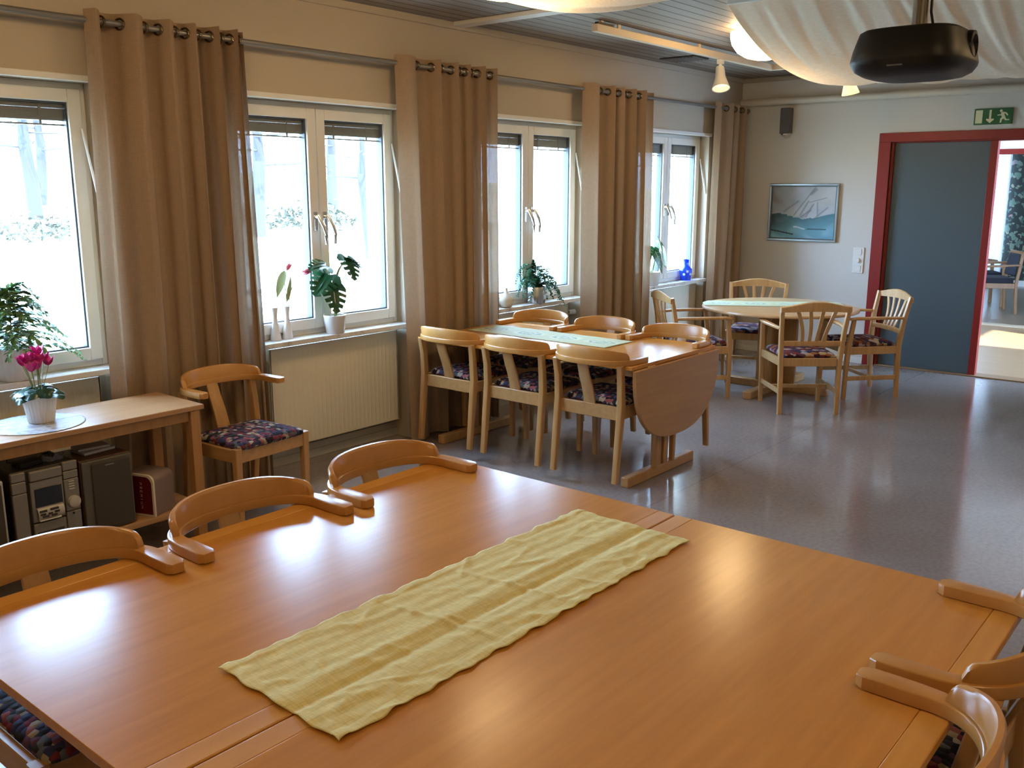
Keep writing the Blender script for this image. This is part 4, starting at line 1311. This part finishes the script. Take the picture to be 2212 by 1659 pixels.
cv = mb.build('canvas', m_vcol('canvas_paint', 0.55), r, smooth=0)


def paint_sea(co):
    u = 0.5 - co.y / (2 * (pw - 0.03)); v = co.z / (2 * (phh - 0.03)) + 0.5
    nz = sin(u * 13 + 3 * sin(v * 9)) * .5 + sin(v * 17 + 2 * sin(u * 11)) * .5
    n2 = sin(u * 37 + 5 * sin(v * 21)) * .5
    sky = Vector((0.42, 0.47, 0.52)) + Vector((0.06, 0.05, 0.05)) * nz
    dark = max(0, 1 - u / 0.42) * max(0, min(1, (v - 0.25) * 3))
    sky = sky.lerp(Vector((0.20, 0.18, 0.16)), min(0.9, dark * (0.8 + .3 * nz)))
    warm = max(0, 1 - ((u - .85) ** 2 * 8 + (v - .85) ** 2 * 9))
    sky = sky.lerp(Vector((0.55, 0.53, 0.48)), warm * .6)
    c = sky
    def tri(p, a, b, d):
        s = lambda p1, p2: (p[0] - p2[0]) * (p1[1] - p2[1]) - (p1[0] - p2[0]) * (p[1] - p2[1])
        q = (s(a, b) > 0, s(b, d) > 0, s(d, a) > 0); return q[0] == q[1] == q[2]
    p = (u, v)
    for a, b, d, col in (((0.64, 0.93), (0.36, 0.42), (0.60, 0.45), (0.50, 0.52, 0.53)), ((0.37, 0.70), (0.20, 0.44), (0.34, 0.42), (0.40, 0.44, 0.46)), ((0.70, 0.72), (0.52, 0.38), (0.74, 0.40), (0.52, 0.56, 0.60))):
        if tri(p, a, b, d): c = c.lerp(Vector(col), 0.65)
    hor = 0.43 + 0.05 * sin(u * 7 + 1) + 0.02 * n2
    if v < hor:
        t = v / hor
        sea = Vector((0.16, 0.36, 0.46)).lerp(Vector((0.08, 0.20, 0.25)), min(1, max(0, (t - .35) * 1.6)))
        sea = sea.lerp(Vector((0.045, 0.06, 0.06)), max(0, min(1, (0.36 - u) * 3)) * min(1, t * 1.5))
        sea += Vector((0.10, 0.13, 0.14)) * max(0, nz) * (1 - t)
        c = sea
        if abs(v - 0.20 - .02 * sin(u * 20)) < 0.012 and 0.36 < u < 0.55: c = Vector((0.55, 0.66, 0.72))
        if abs(v - 0.18) < 0.010 and 0.58 < u < 0.88: c = Vector((0.05, 0.10, 0.13))
        if abs(v - (0.14 - 0.22 * (u - .05))) < 0.012 and u < 0.36: c = Vector((0.03, 0.04, 0.04))
    for x0, y0, x1, y1, w in ((0.68, 0.99, 0.36, 0.45, 0.010), (0.69, 0.95, 0.62, 0.86, 0.022), (0.42, 0.72, 0.20, 0.52, 0.013), (0.58, 0.72, 0.46, 0.45, 0.012), (0.66, 0.66, 0.55, 0.42, 0.013), (0.88, 0.60, 0.68, 0.38, 0.012), (0.72, 0.70, 0.73, 0.45, 0.009), (0.60, 0.70, 0.86, 0.79, 0.008), (0.62, 0.55, 0.48, 0.42, 0.016)):
        dx, dy = x1 - x0, y1 - y0; L2 = dx * dx + dy * dy
        t = max(0, min(1, ((u - x0) * dx + (v - y0) * dy) / L2))
        d = sqrt((u - x0 - dx * t) ** 2 + (v - y0 - dy * t) ** 2)
        w *= 1.9
        if d < w: c = c.lerp(Vector((0.16, 0.18, 0.21)), 0.75 * (1 - d / w) ** 1.2)
    return tuple(max(0.01, q) for q in c)


paint(cv, paint_sea)

# switch panel
r = thing('switch_panel', (XF, 3.150, 0.987), 0, 'white triple switch plate with a round dimmer beside the red door frame', 'switch')
MB().box(-0.011, 0, -0.052, 0.052, -0.122, 0.122).build('plate', M_white, r, bevel=0.003)
for z in (0.078, -0.078): MB().box(-0.016, -0.011, -0.030, 0.030, z - 0.030, z + 0.030).build('rocker', M_white, r, bevel=0.003)
MB().lathe([(0.022, 0), (0.020, 0.016), (0.016, 0.017)], 24, T(-0.011, 0, 0) @ Matrix.Rotation(-pi / 2, 4, 'Y')).build('dimmer_knob', M_white, r)

# wall lamp under the pipe
r = thing('wall_lamp', (XF, 3.932, 2.28), 0, 'narrow dark grey wall fixture with chrome end under the cream pipe', 'wall lamp')
MB().box(-0.085, -0.001, -0.050, 0.050, -0.105, 0.135).build('housing', mat('fixture_grey', (0.10, 0.09, 0.085), 0.5), r, bevel=0.006)
MB().lathe([(0.048, 0), (0.047, -0.014), (0.030, -0.030), (0.006, -0.038)], 24, T(-0.045, 0, -0.106)).build('reflector', M_chrome, r)

# exit sign: door, arrow down, running figure
SYA, SYB, SZA, SZB = 1.950, 2.249, 2.190, 2.322
r = thing('exit_sign', (XF, (SYA + SYB) / 2, (SZA + SZB) / 2), 0, 'green emergency exit sign with running figure above the red door frame', 'sign')
sw, sh = (SYB - SYA) / 2, (SZB - SZA) / 2
MB().box(-0.018, 0.0, -sw, sw, -sh, sh).build('panel', mat('sign_green', (0.012, 0.115, 0.035), 0.4), r, bevel=0.002)
M_signw = mat('sign_pale', (0.70, 0.68, 0.42), 0.5)
MS = Matrix(((0, 0, -1, -0.018), (-1, 0, 0, 0), (0, 1, 0, 0), (0, 0, 0, 1)))   # sign plane: x to the viewer's right, y up
def sgn(mb, poly): return mb.prism(poly, 0.0, 0.0012, MS)
m = MB(); sgn(m, [(-0.138, -0.054), (-0.083, -0.054), (-0.083, 0.054), (-0.138, 0.054)]); m.build('door_symbol', M_signw, r, fix=True)
m = MB(); sgn(m, [(-0.030, 0.054), (-0.030, -0.020), (-0.052, -0.018), (-0.052, -0.028), (-0.022, -0.054), (0.008, -0.028), (0.008, -0.018), (-0.014, -0.020), (-0.014, 0.054)]); m.build('arrow_symbol', M_signw, r, fix=True)
m = MB()
sgn(m, [(0.060 + 0.011 * cos(2 * pi * q / 14), 0.043 + 0.011 * sin(2 * pi * q / 14)) for q in range(14)])
sgn(m, [(0.058, 0.030), (0.078, 0.034), (0.104, 0.028), (0.118, 0.006), (0.108, 0.002), (0.096, 0.018), (0.084, 0.020), (0.098, -0.012), (0.104, -0.026), (0.128, -0.026), (0.128, -0.036), (0.096, -0.036), (0.086, -0.022), (0.072, -0.028), (0.068, -0.054), (0.056, -0.054), (0.058, -0.020), (0.070, -0.008), (0.062, 0.006), (0.034, 0.004), (0.034, 0.013), (0.062, 0.016)])
m.build('figure_symbol', M_signw, r, fix=True)

# ------------------------------------------------------------------ door set
d = thing('door_1', (XF, 0, 0), kind='structure')
mb = MB().box(-0.018, 0.02, D1, D1 + 0.108, 0, DH).box(-0.018, 0.02, D0 - 0.108, D1 + 0.108, DH, DH + 0.078).box(-0.018, 0.02, D0 - 0.108, D0, 0, DH)
mb.box(0.02, 0.15, D1 - 0.022, D1 + 0.001, 0, DH).box(0.02, 0.15, D0, D1 - 0.022, DH - 0.012, DH + 0.001).box(0.02, 0.15, D0 - 0.001, D0 + 0.022, 0, DH - 0.012)
mb.build('frame', M_red, d, bevel=0.003)
MB().box(0.045, 0.085, 2.105, D1 - 0.022, 0.012, DH - 0.012).build('panel', M_door, d, bevel=0.002)
MB().box(0.030, 0.100, 2.045, 2.105, 0.010, DH - 0.012).build('edge_post', M_red, d, bevel=0.003)
MB().box(-0.005, 0.165, D0, D1, 0.0, 0.012).build('threshold', wood('threshold_oak', (0.22, 0.13, 0.06), (0.30, 0.18, 0.09), 0.4, 'Y'), d, bevel=0.003)

# ------------------------------------------------------------------ hall and far room beyond the opening
HX0, HX1 = XF + 0.16, 12.55
M_hallfloor = wood('hall_floor_parquet', (0.34, 0.215, 0.115), (0.45, 0.30, 0.17), 0.3, 'Y')
M_hallwall = mat('hall_wall_white', (0.80, 0.79, 0.76), 0.7)
M_farfloor = wood('far_room_floor', (0.19, 0.14, 0.095), (0.26, 0.20, 0.14), 0.3, 'Y')
structure(MB().box(XF + 0.02, HX1, -1.2, 4.4, -0.2, -0.002).build('floor_hall', M_hallfloor, smooth=0))
structure(MB().box(XF + 0.25, HX1 + 0.2, -1.2, 4.6, 2.75, 2.9).build('ceiling_hall', M_hallwall, smooth=0))
mb = MB().box(HX1, HX1 + 0.12, 3.6, 4.4, 0, 2.75).box(HX1, HX1 + 0.12, -1.2, 0.9, 0, 2.75).box(HX1, HX1 + 0.12, 0.9, 3.6, 2.09, 2.75)
structure(mb.build('wall_hall_far', M_hallwall, smooth=0))
structure(MB().box(HX0, HX1, 4.4, 4.6, 0, 2.75).build('wall_hall_window', M_hallwall, smooth=0))
# hall side wall with a tall unseen opening added to cast a sun patch
mb = MB().box(HX0, 9.15, -1.4, -1.2, 0, 2.75).box(10.75, HX1, -1.4, -1.2, 0, 2.75).box(9.15, 10.75, -1.4, -1.2, 2.6, 2.75).box(9.15, 10.75, -1.4, -1.2, 0, 0.10)
structure(mb.build('wall_hall_side', M_hallwall, smooth=0))
d2 = thing('door_2', (HX1, 0, 0), kind='structure')
MB().box(-0.015, 0.13, 3.54, 3.62, 0, 2.09).box(-0.015, 0.13, 0.88, 0.96, 0, 2.09).box(-0.015, 0.13, 0.88, 3.62, 2.055, 2.115).build('frame', M_red, d2, bevel=0.003)
MB().box(-0.02, 0.14, 0.96, 3.54, -0.001, 0.014).build('threshold', mat('threshold_pale', (0.60, 0.52, 0.40), 0.4), d2, bevel=0.003)
FX0, FX1 = HX1 + 0.12, 17.95
structure(MB().box(HX1, FX1 + 0.2, -1.2, 5.2, -0.2, -0.001).build('floor_far', M_farfloor, smooth=0))
structure(MB().box(HX1 + 0.1, FX1 + 0.2, -1.4, 5.2, 2.75, 2.9).build('ceiling_far', M_hallwall, smooth=0))


def m_wallpaper():
    m = mat('floral_wallpaper', rough=0.7); k = N(m)
    v0 = k.coord((1, 1, 1))
    nz = k.n('ShaderNodeTexNoise'); nz.inputs['Scale'].default_value = 9.0; k.l(v0, nz.inputs['Vector'])
    ad = k.n('ShaderNodeMixRGB', blend_type='ADD'); ad.inputs[0].default_value = 0.16
    k.l(v0, ad.inputs[1]); k.l(nz.outputs['Color'], ad.inputs[2])
    v = ad.outputs[0]
    vo = k.n('ShaderNodeTexVoronoi'); vo.inputs['Scale'].default_value = 5.5; k.l(v, vo.inputs['Vector'])
    v2 = k.n('ShaderNodeTexVoronoi'); v2.inputs['Scale'].default_value = 13.0; k.l(v, v2.inputs['Vector'])
    a = k.math('LESS_THAN', vo.outputs['Distance'], 0.34); b = k.math('LESS_THAN', v2.outputs['Distance'], 0.36)
    se = k.n('ShaderNodeSeparateColor'); k.l(vo.outputs['Color'], se.inputs[0])
    s2 = k.n('ShaderNodeSeparateColor'); k.l(v2.outputs['Color'], s2.inputs[0])
    c1 = k.ramp(se.outputs[0], [(0, (.10, .15, .11)), (.3, (.12, .17, .12)), (.6, (.05, .08, .06)), (.85, (.18, .14, .14))], 'CONSTANT')
    c2 = k.ramp(s2.outputs[0], [(0, (.06, .11, .09)), (.3, (.16, .20, .15)), (.55, (.22, .22, .14)), (.7, (.06, .09, .07)), (.9, (.26, .14, .13))], 'CONSTANT')
    m1 = k.n('ShaderNodeMix', data_type='RGBA'); k.l(a, m1.inputs[0]); m1.inputs[6].default_value = (.015, .021, .017, 1); k.l(c1, m1.inputs[7])
    m2 = k.n('ShaderNodeMix', data_type='RGBA'); k.l(k.math('MULTIPLY', b, k.math('SUBTRACT', 1.0, a)), m2.inputs[0]); k.l(m1.outputs[2], m2.inputs[6]); k.l(c2, m2.inputs[7])
    k.base(m2.outputs[2]); return m


structure(MB().box(FX1, FX1 + 0.2, -1.2, 3.88, 0, 2.75).box(FX1, FX1 + 0.2, 3.88, 5.2, 2.35, 2.75).box(FX1, FX1 + 0.2, 4.9, 5.2, 0, 2.35).box(FX1, FX1 + 0.2, 3.88, 4.9, 0, 0.35).build('wall_far', m_wallpaper(), smooth=0))
structure(MB().box(FX1 - 0.015, FX1, -1.2, 3.88, 0, 0.10).build('baseboard_far', M_white, smooth=0))
structure(MB().box(HX1 + 0.12, FX1, 5.0, 5.2, 0, 2.75).build('wall_far_window', M_hallwall, smooth=0))
structure(MB().box(HX1 + 0.12, FX1, -1.4, -1.2, 0, 2.75).build('wall_far_side', M_hallwall, smooth=0))
c = thing('curtain', (FX1 - 0.12, 0, 0), label='white sheer curtain by the dark floral wallpaper in the far room', cat='curtain')
MB().grid(lambda u, v: (0.04 * sin(u * 44), 3.82 + 1.15 * u, 0.06 + 2.45 * v), 150, 8).build('cloth', M_sheer, c, smooth=80)
rodf = MB().tube([(FX1 - 0.12, 3.6, 2.52), (FX1 - 0.12, 4.99, 2.52)], 0.012, 8).build('curtain_rod', M_rod, None)
tag(rodf, 'thin curtain rod over the white sheer curtain in the far room', 'curtain rod')


def arm_chair_far(x, y, a, label):
    r = thing('armchair', (x, y, 0), a, label, 'chair', 'armchairs in the far room')
    w = wood('far_chair_wood', (0.18, 0.085, 0.025), (0.26, 0.12, 0.04), 0.4, 'Z') if 'far_chair_wood' not in bpy.data.materials else bpy.data.materials['far_chair_wood']
    navy = bpy.data.materials.get('navy_fabric') or mat('navy_fabric', (0.009, 0.010, 0.020), 0.8)
    for s in (1, -1):
        MB().sweep([(-0.25, 0.25 * s, 0), (-0.22, 0.25 * s, 0.4), (-0.27, 0.25 * s, 0.80)], [rrect(0.035, 0.04, 0.006)] * 3, up=(1, 0, 0)).build('leg', w, r, fix=True)
        MB().sweep([(0.25, 0.26 * s, 0), (0.23, 0.26 * s, 0.62)], [rrect(0.035, 0.045, 0.006)] * 2, up=(1, 0, 0)).build('leg', w, r, fix=True)
        MB().sweep([(-0.25, 0.265 * s, 0.655), (-0.05, 0.285 * s, 0.645), (0.15, 0.285 * s, 0.635), (0.30, 0.27 * s, 0.615)], [rrect(0.05, 0.025, 0.008)] * 4).build('arm', w, r, fix=True)
    MB().box(0.205, 0.235, -0.24, 0.24, 0.34, 0.41).box(-0.235, -0.21, -0.23, 0.23, 0.34, 0.41).box(-0.21, 0.205, 0.235, 0.262, 0.34, 0.41).box(-0.21, 0.205, -0.262, -0.235, 0.34, 0.41).build('seat_frame', w, r, bevel=0.003)
    MB().box(-0.20, 0.25, -0.232, 0.232, 0.40, 0.48).build('seat', navy, r, bevel=0.02)
    MB().box(-0.025, 0.025, -0.225, 0.225, 0.0, 0.30, T(-0.215, 0, 0.50) @ Matrix.Rotation(radians(-9), 4, 'Y')).build('back_cushion', navy, r, bevel=0.02)
    MB().box(-0.018, 0.018, -0.27, 0.27, 0.0, 0.07, T(-0.275, 0, 0.76)).build('top_rail', w, r, bevel=0.006)


arm_chair_far(14.0, 3.08, radians(118), 'wooden armchair with navy seat seen side-on through the doorway')
arm_chair_far(14.75, 3.42, radians(-60), 'second navy armchair behind the first, seen through the doorway')

# ------------------------------------------------------------------ ceiling things
M_lampglow = mat('opal_glass_lit', (0.9, 0.85, 0.75), 0.3, emit=(1.0, 0.66, 0.31), estr=9.0)
def globe(x, y, label):
    r = thing('ceiling_lamp', (x, y, ZC), 0, label, 'ceiling lamp', 'opal ceiling lamps')
    MB().lathe([(0.225, -0.03), (0.225, -0.06), (0.212, -0.11), (0.175, -0.16), (0.115, -0.195), (0.05, -0.21), (0.001, -0.212)], 40, cap1=False).build('bowl', M_lampglow, r)
    MB().lathe([(0.20, 0), (0.20, -0.03), (0.228, -0.03)], 32).build('base', M_lampwhite, r)
globe(6.20, 2.93, 'glowing opal bowl lamp on the board ceiling, half hidden by the drape')
globe(3.50, 2.96, 'opal bowl lamp above the nearer drape, out of sight but mirrored in the table')
for gx, gy in ((1.48, 2.96), (1.48, -0.60), (3.84, -0.60), (6.20, -0.60), (-0.60, 1.20)):  # extra lamps added out of view to warm the overhead light
    globe(gx, gy, 'added unseen opal bowl lamp for warm overhead light')

r = thing('track_rail', (0, 0, 0), 0, 'cream lighting track bent round a corner under the board ceiling', 'light track')
MB().box(5.22, 7.90, 3.62, 3.665, ZC - 0.075, ZC - 0.028).box(7.855, 7.90, 2.2, 3.62, ZC - 0.075, ZC - 0.028).build('rail', M_rail, r, bevel=0.003)
for x in (5.3, 5.5, 6.6): MB().box(x - 0.015, x + 0.015, 3.635, 3.65, ZC - 0.028, ZC).build('hanger', M_rail, r)
MB().box(5.24, 5.42, 3.628, 3.656, ZC - 0.028, ZC - 0.012).build('feed_box', M_dark, r, bevel=0.002)


M_shadeglow = mat('spot_shade_lit', (0.9, 0.8, 0.5), 0.4, emit=(1.0, 0.66, 0.22), estr=0.9)


def spot(x, y, aim, label, lit, glow=False):
    r = thing('spotlight', (x, y, ZC - 0.076), 0, label, 'spotlight', 'spotlights on the lighting track')
    MB().box(-0.03, 0.03, -0.018, 0.018, -0.035, 0).build('adapter', M_lampwhite, r, bevel=0.004)
    MB().tube([(0, 0, -0.035), (0, 0, -0.07)], 0.012, 10).build('swivel', M_lampwhite, r)
    M = T(0, 0, -0.085) @ Vector(aim).to_track_quat('-Z', 'Y').to_matrix().to_4x4()
    MB().lathe([(0.012, 0.035), (0.032, 0.03), (0.036, 0.0), (0.040, -0.055), (0.066, -0.135), (0.070, -0.150), (0.064, -0.148), (0.036, -0.06), (0.001, -0.055)], 28, M, cap0=True, cap1=False).build('head', M_shadeglow if glow else M_lampwhite, r)
    MB().lathe([(0.030, -0.075), (0.026, -0.095), (0.001, -0.100)], 20, M, cap0=True, cap1=False).build('bulb', mat('spot_bulb', (0.9, 0.85, 0.7), 0.3, emit=(1.0, 0.74, 0.42), estr=lit), r)
    return M
spot(6.95, 3.642, (-0.30, -0.25, -0.95), 'white cone spotlight on the track above the corner curtain', 4.0)
M = spot(7.878, 2.97, (0.25, -0.1, -0.95), 'warm lit spotlight peeping out below the ceiling drape', 60.0, True)

r = thing('ceiling_vent', (7.22, 4.12, ZC), 0, 'dark slotted ceiling vent beside the window wall', 'vent')
MB().box(-0.13, 0.13, -0.16, 0.16, -0.010, 0).build('frame', M_dark, r, bevel=0.002)
for k in range(9): MB().box(-0.115, 0.115, -0.145 + k * 0.034, -0.133 + k * 0.034, -0.016, -0.010).build('slat', M_ceilgrey if False else mat('vent_grey', (0.16, 0.14, 0.12), 0.5) if k == 0 else bpy.data.materials['vent_grey'], r)

# hanging drapes
def drape(x0, x1, y0, y1, sag, label, seed, bow=0.10):
    rnd = random.Random(seed)
    ph = [rnd.uniform(0, 6.28) for _ in range(8)]
    zt = ZC - 0.035
    def f(u, v):
        x = x0 + (x1 - x0) * u; y = y1 + (y0 - y1) * v
        s = sag * (1 + bow * sin(pi * min(1, v * 1.1)))
        z = zt - s * (4 * u * (1 - u)) ** 0.9
        e = min(u, 1 - u) * (x1 - x0)
        g = exp(-(e / 0.85) ** 2)
        q = v * (y1 - y0)
        yy = q + 0.10 * e * sin(q * 5 + ph[0])
        z += 0.012 * g * (sin(yy * 37 + ph[1] + 1.5 * sin(yy * 7)) * 0.6 + sin(yy * 71 + ph[2]) * 0.3) * min(1, e / 0.10)
        z += 0.006 * sin(q * 11 + u * 5 + ph[3]) + 0.004 * sin(q * 23 - u * 9)
        return (x, y, min(z, ZC - 0.03))
    c = thing('ceiling_drape', (0, 0, 0), label=label, cat='drape', group='cream drapes under the ceiling')
    MB().grid(f, 90, 240).build('cloth', M_drape, c, smooth=80)
    MB().box(x0 - 0.012, x0 + 0.012, y0, y1, zt - 0.006, ZC).build('batten', M_white, c, bevel=0.002)
    MB().box(x1 - 0.012, x1 + 0.012, y0, y1, zt - 0.006, ZC).build('batten', M_white, c, bevel=0.002)


drape(5.12, 7.80, 0.25, 2.655, 0.325, 'large cream cotton drape sagging from the ceiling behind the projector', 2)
drape(2.05, 4.70, 1.35, 2.86, 0.215, 'cream cotton drape at the very top edge, its belly just showing', 7, -0.16)

# projector
PX, PY, PZ = 2.93, 0.915, 2.035
r = thing('projector', (PX, PY, PZ), 0.0, 'black ceiling projector hanging on a grey pole in front of the drape', 'projector')
def pj(sx, sy, z):
    out = []
    n = 72
    for i in range(n):
        a = 2 * pi * i / n
        e = 2 / 3.4
        cx = (1 if cos(a) >= 0 else -1) * abs(cos(a)) ** e; cy = (1 if sin(a) >= 0 else -1) * abs(sin(a)) ** e
        out.append((sx * cx, sy * cy, z))
    return out
lo = [pj(0.110, 0.105, 0.066), pj(0.138, 0.128, 0.065), pj(0.150, 0.138, 0.058), pj(0.166, 0.152, 0.010), pj(0.172, 0.158, -0.020), pj(0.170, 0.156, -0.030), pj(0.158, 0.145, -0.047), pj(0.135, 0.124, -0.059), pj(0.100, 0.095, -0.065)]
MB().loft(list(reversed(lo))).build('body', M_black, r, smooth=32, fix=True)
MB().box(-0.1655, -0.1600, -0.020, 0.022, -0.0425, -0.0385).build('badge', mat('badge_grey', (0.10, 0.10, 0.105), 0.4), r)
MB().lathe([(0.042, 0), (0.040, 0.014), (0.030, 0.016), (0.026, 0.006), (0.001, 0.004)], 28, T(0.02, -0.141, 0.018) @ Matrix.Rotation(pi / 2, 4, 'X')).build('lens', M_screen, r)
MB().tube([(0.02, 0.0, 0.06), (0.02, 0.0, ZC - PZ)], 0.0215, 18).build('pole', mat('pole_grey', (0.13, 0.115, 0.095), 0.4, 0.4), r)
MB().lathe([(0.036, 0), (0.036, 0.016), (0.024, 0.022)], 20, T(0.02, 0.0, 0.064)).build('collar', M_black, r)
MB().tube([(0.028, -0.04, 0.062), (0.030, -0.036, 0.08), (0.020, -0.030, 0.12), (0.020, -0.027, 0.3), (0.020, -0.027, ZC - PZ)], 0.004, 6).build('cable', M_black, r)

# ------------------------------------------------------------------ outdoors
def m_ground():
    m = mat('outdoor_ground', (0.6, 0.55, 0.42), 0.9); k = N(m)
    v = k.coord((1, 1, 1)); a = k.noise(v, 0.35, 5, 0.6)
    k.base(k.ramp(a, [(0.35, (0.30, 0.29, 0.17)), (0.5, (0.60, 0.55, 0.42)), (0.7, (0.72, 0.68, 0.58))]))
    return m


mb = MB().grid(lambda u, v: (-25 + 90 * u, 4.81 + 65 * v, -0.35 + 0.05 * 65 * v + 0.25 * sin(u * 30) * sin(v * 9) * v), 60, 40)
structure(mb.build('ground', m_ground(), smooth=80))
M_bark = mat('pine_bark', (0.022, 0.023, 0.027), 0.9)
M_needle = mat('pine_needles', (0.020, 0.027, 0.018), 0.8)
M_bush = mat('bush_leaves', (0.034, 0.036, 0.024), 0.8)
def gz(x, y):
    u = (x + 25) / 90; v = (y - 4.81) / 65
    return -0.35 + 0.05 * 65 * v + 0.25 * sin(u * 30) * sin(v * 9) * v


def make_tree(seed):
    rnd = random.Random(seed)
    t = thing('pine_tree')
    h = 9.0
    pts = [(0.10 * sin(k * 1.3 + seed), 0.08 * sin(k * .9), h * k / 9) for k in range(10)]
    MB().tube(pts, [0.19 - 0.015 * k for k in range(10)], 10).build('trunk', M_bark, t)
    f = MB(); b = MB()
    for k in range(26):
        a = k * 2.399; z = 1.9 + 7.0 * (k / 26) ** 0.9; L = rnd.uniform(0.8, 2.2) * (1.1 - 0.5 * k / 26)
        e = Vector((cos(a) * L, sin(a) * L, z + rnd.uniform(-.5, .3)))
        b.tube([(0, 0, z), tuple(e)], [0.03, 0.008], 5)
        for q in range(26):
            p = Vector((0, 0, z)).lerp(e, rnd.uniform(.35, 1.1)) + Vector((rnd.gauss(0, .16), rnd.gauss(0, .16), rnd.gauss(0, .12)))
            dd = Vector((rnd.uniform(-1, 1), rnd.uniform(-1, 1), rnd.uniform(-.6, .8))).normalized()
            leaf_mesh(f, p, p + dd * rnd.uniform(.10, .24), rnd.uniform(.03, .07), (rnd.uniform(-1, 1), rnd.uniform(-1, 1), 1), .1, 2)
    b.build('branch', M_bark, t); f.build('foliage', M_needle, t, smooth=0)
    return t


TR = make_tree(5)
spots = [(14.3, 20.1, 1.0, 'pine with a straight trunk seen through the pane beside the wide curtain'), (13.6, 15.2, 0.95, 'pine trunk seen through the other pane of the window with the monstera'),
         (11.8, 27.2, 1.1, 'pine seen high in the window behind the fern, the one closer to its edge'), (14.9, 33.5, 1.05, 'pine beside another pine, high in the window behind the fern'),
         (22.0, 26.5, 1.1, 'pine standing far back between the two window panes'), (26.5, 17.2, 1.0, 'pine behind the thin edge of the third curtain'), (19.5, 31.0, 1.2, 'farthest pine behind the tulips')]
for i, (x, y, s, lab) in enumerate(spots):
    o = TR if i == 0 else copy_tree(TR)
    o.location = (x, y, gz(x, y) - 0.15); o.rotation_euler = (0, 0, i * 1.7); o.scale = (s, s, s)
    tag(o, lab, 'tree', 'pines outside the windows')


def make_bush(seed):
    rnd = random.Random(seed); f = MB()
    for q in range(420):
        a = rnd.uniform(0, 2 * pi); rr = sqrt(rnd.random()) * 0.9; z = abs(rnd.gauss(0.35, .25)) * (1.15 - rr * .8)
        p = Vector((rr * cos(a), rr * sin(a), z)); dd = Vector((rnd.uniform(-1, 1), rnd.uniform(-1, 1), rnd.uniform(0, 1))).normalized()
        leaf_mesh(f, p, p + dd * rnd.uniform(.10, .22), rnd.uniform(.05, .10), (rnd.uniform(-1, 1), rnd.uniform(-1, 1), 1), .1, 2)
    return f.build('bush', M_bush, None, smooth=0)


BU = make_bush(3)
for i, (x, y, s, lab) in enumerate([(9.6, 22.0, 1.2, 'low bush outside, seen just above the fern'), (11.3, 23.4, 1.0, 'low bush outside beside the edge of the fern window'), (17.0, 21.5, 1.5, 'wide bush outside behind the monstera pane'), (20.0, 19.0, 1.4, 'bush outside seen in the window with the steel pot'), (16.0, 24.0, 1.2, 'bush outside near the farthest pine')]):
    o = BU if i == 0 else copy_tree(BU)
    o.location = (x, y, gz(x, y) - 0.05); o.rotation_euler = (0, 0, i * 2.1); o.scale = (s, s, s * .8)
    tag(o, lab, 'bush', 'bushes outside the windows')
# terrace railing
r = thing('terrace_railing', (0, 0, 0), 0, 'thin metal railing outside the window with the fern', 'railing')
for k, z in enumerate((0.42, 0.22, 0.02)):
    MB().tube([(-1.0, 9.4, z + gz(0, 9.4) + .2), (9.0, 9.0, z + gz(9, 9.) + .2)], 0.022, 8).build('bar', mat('railing_grey', (0.22, 0.22, 0.23), 0.5) if k == 0 else bpy.data.materials['railing_grey'], r)
for k in range(6):
    MB().tube([(-1.0 + 2 * k, 9.4 - 0.08 * k, gz(0, 9.2) - .3), (-1.0 + 2 * k, 9.4 - 0.08 * k, gz(0, 9.2) + .64)], 0.022, 8).build('post', bpy.data.materials['railing_grey'], r)
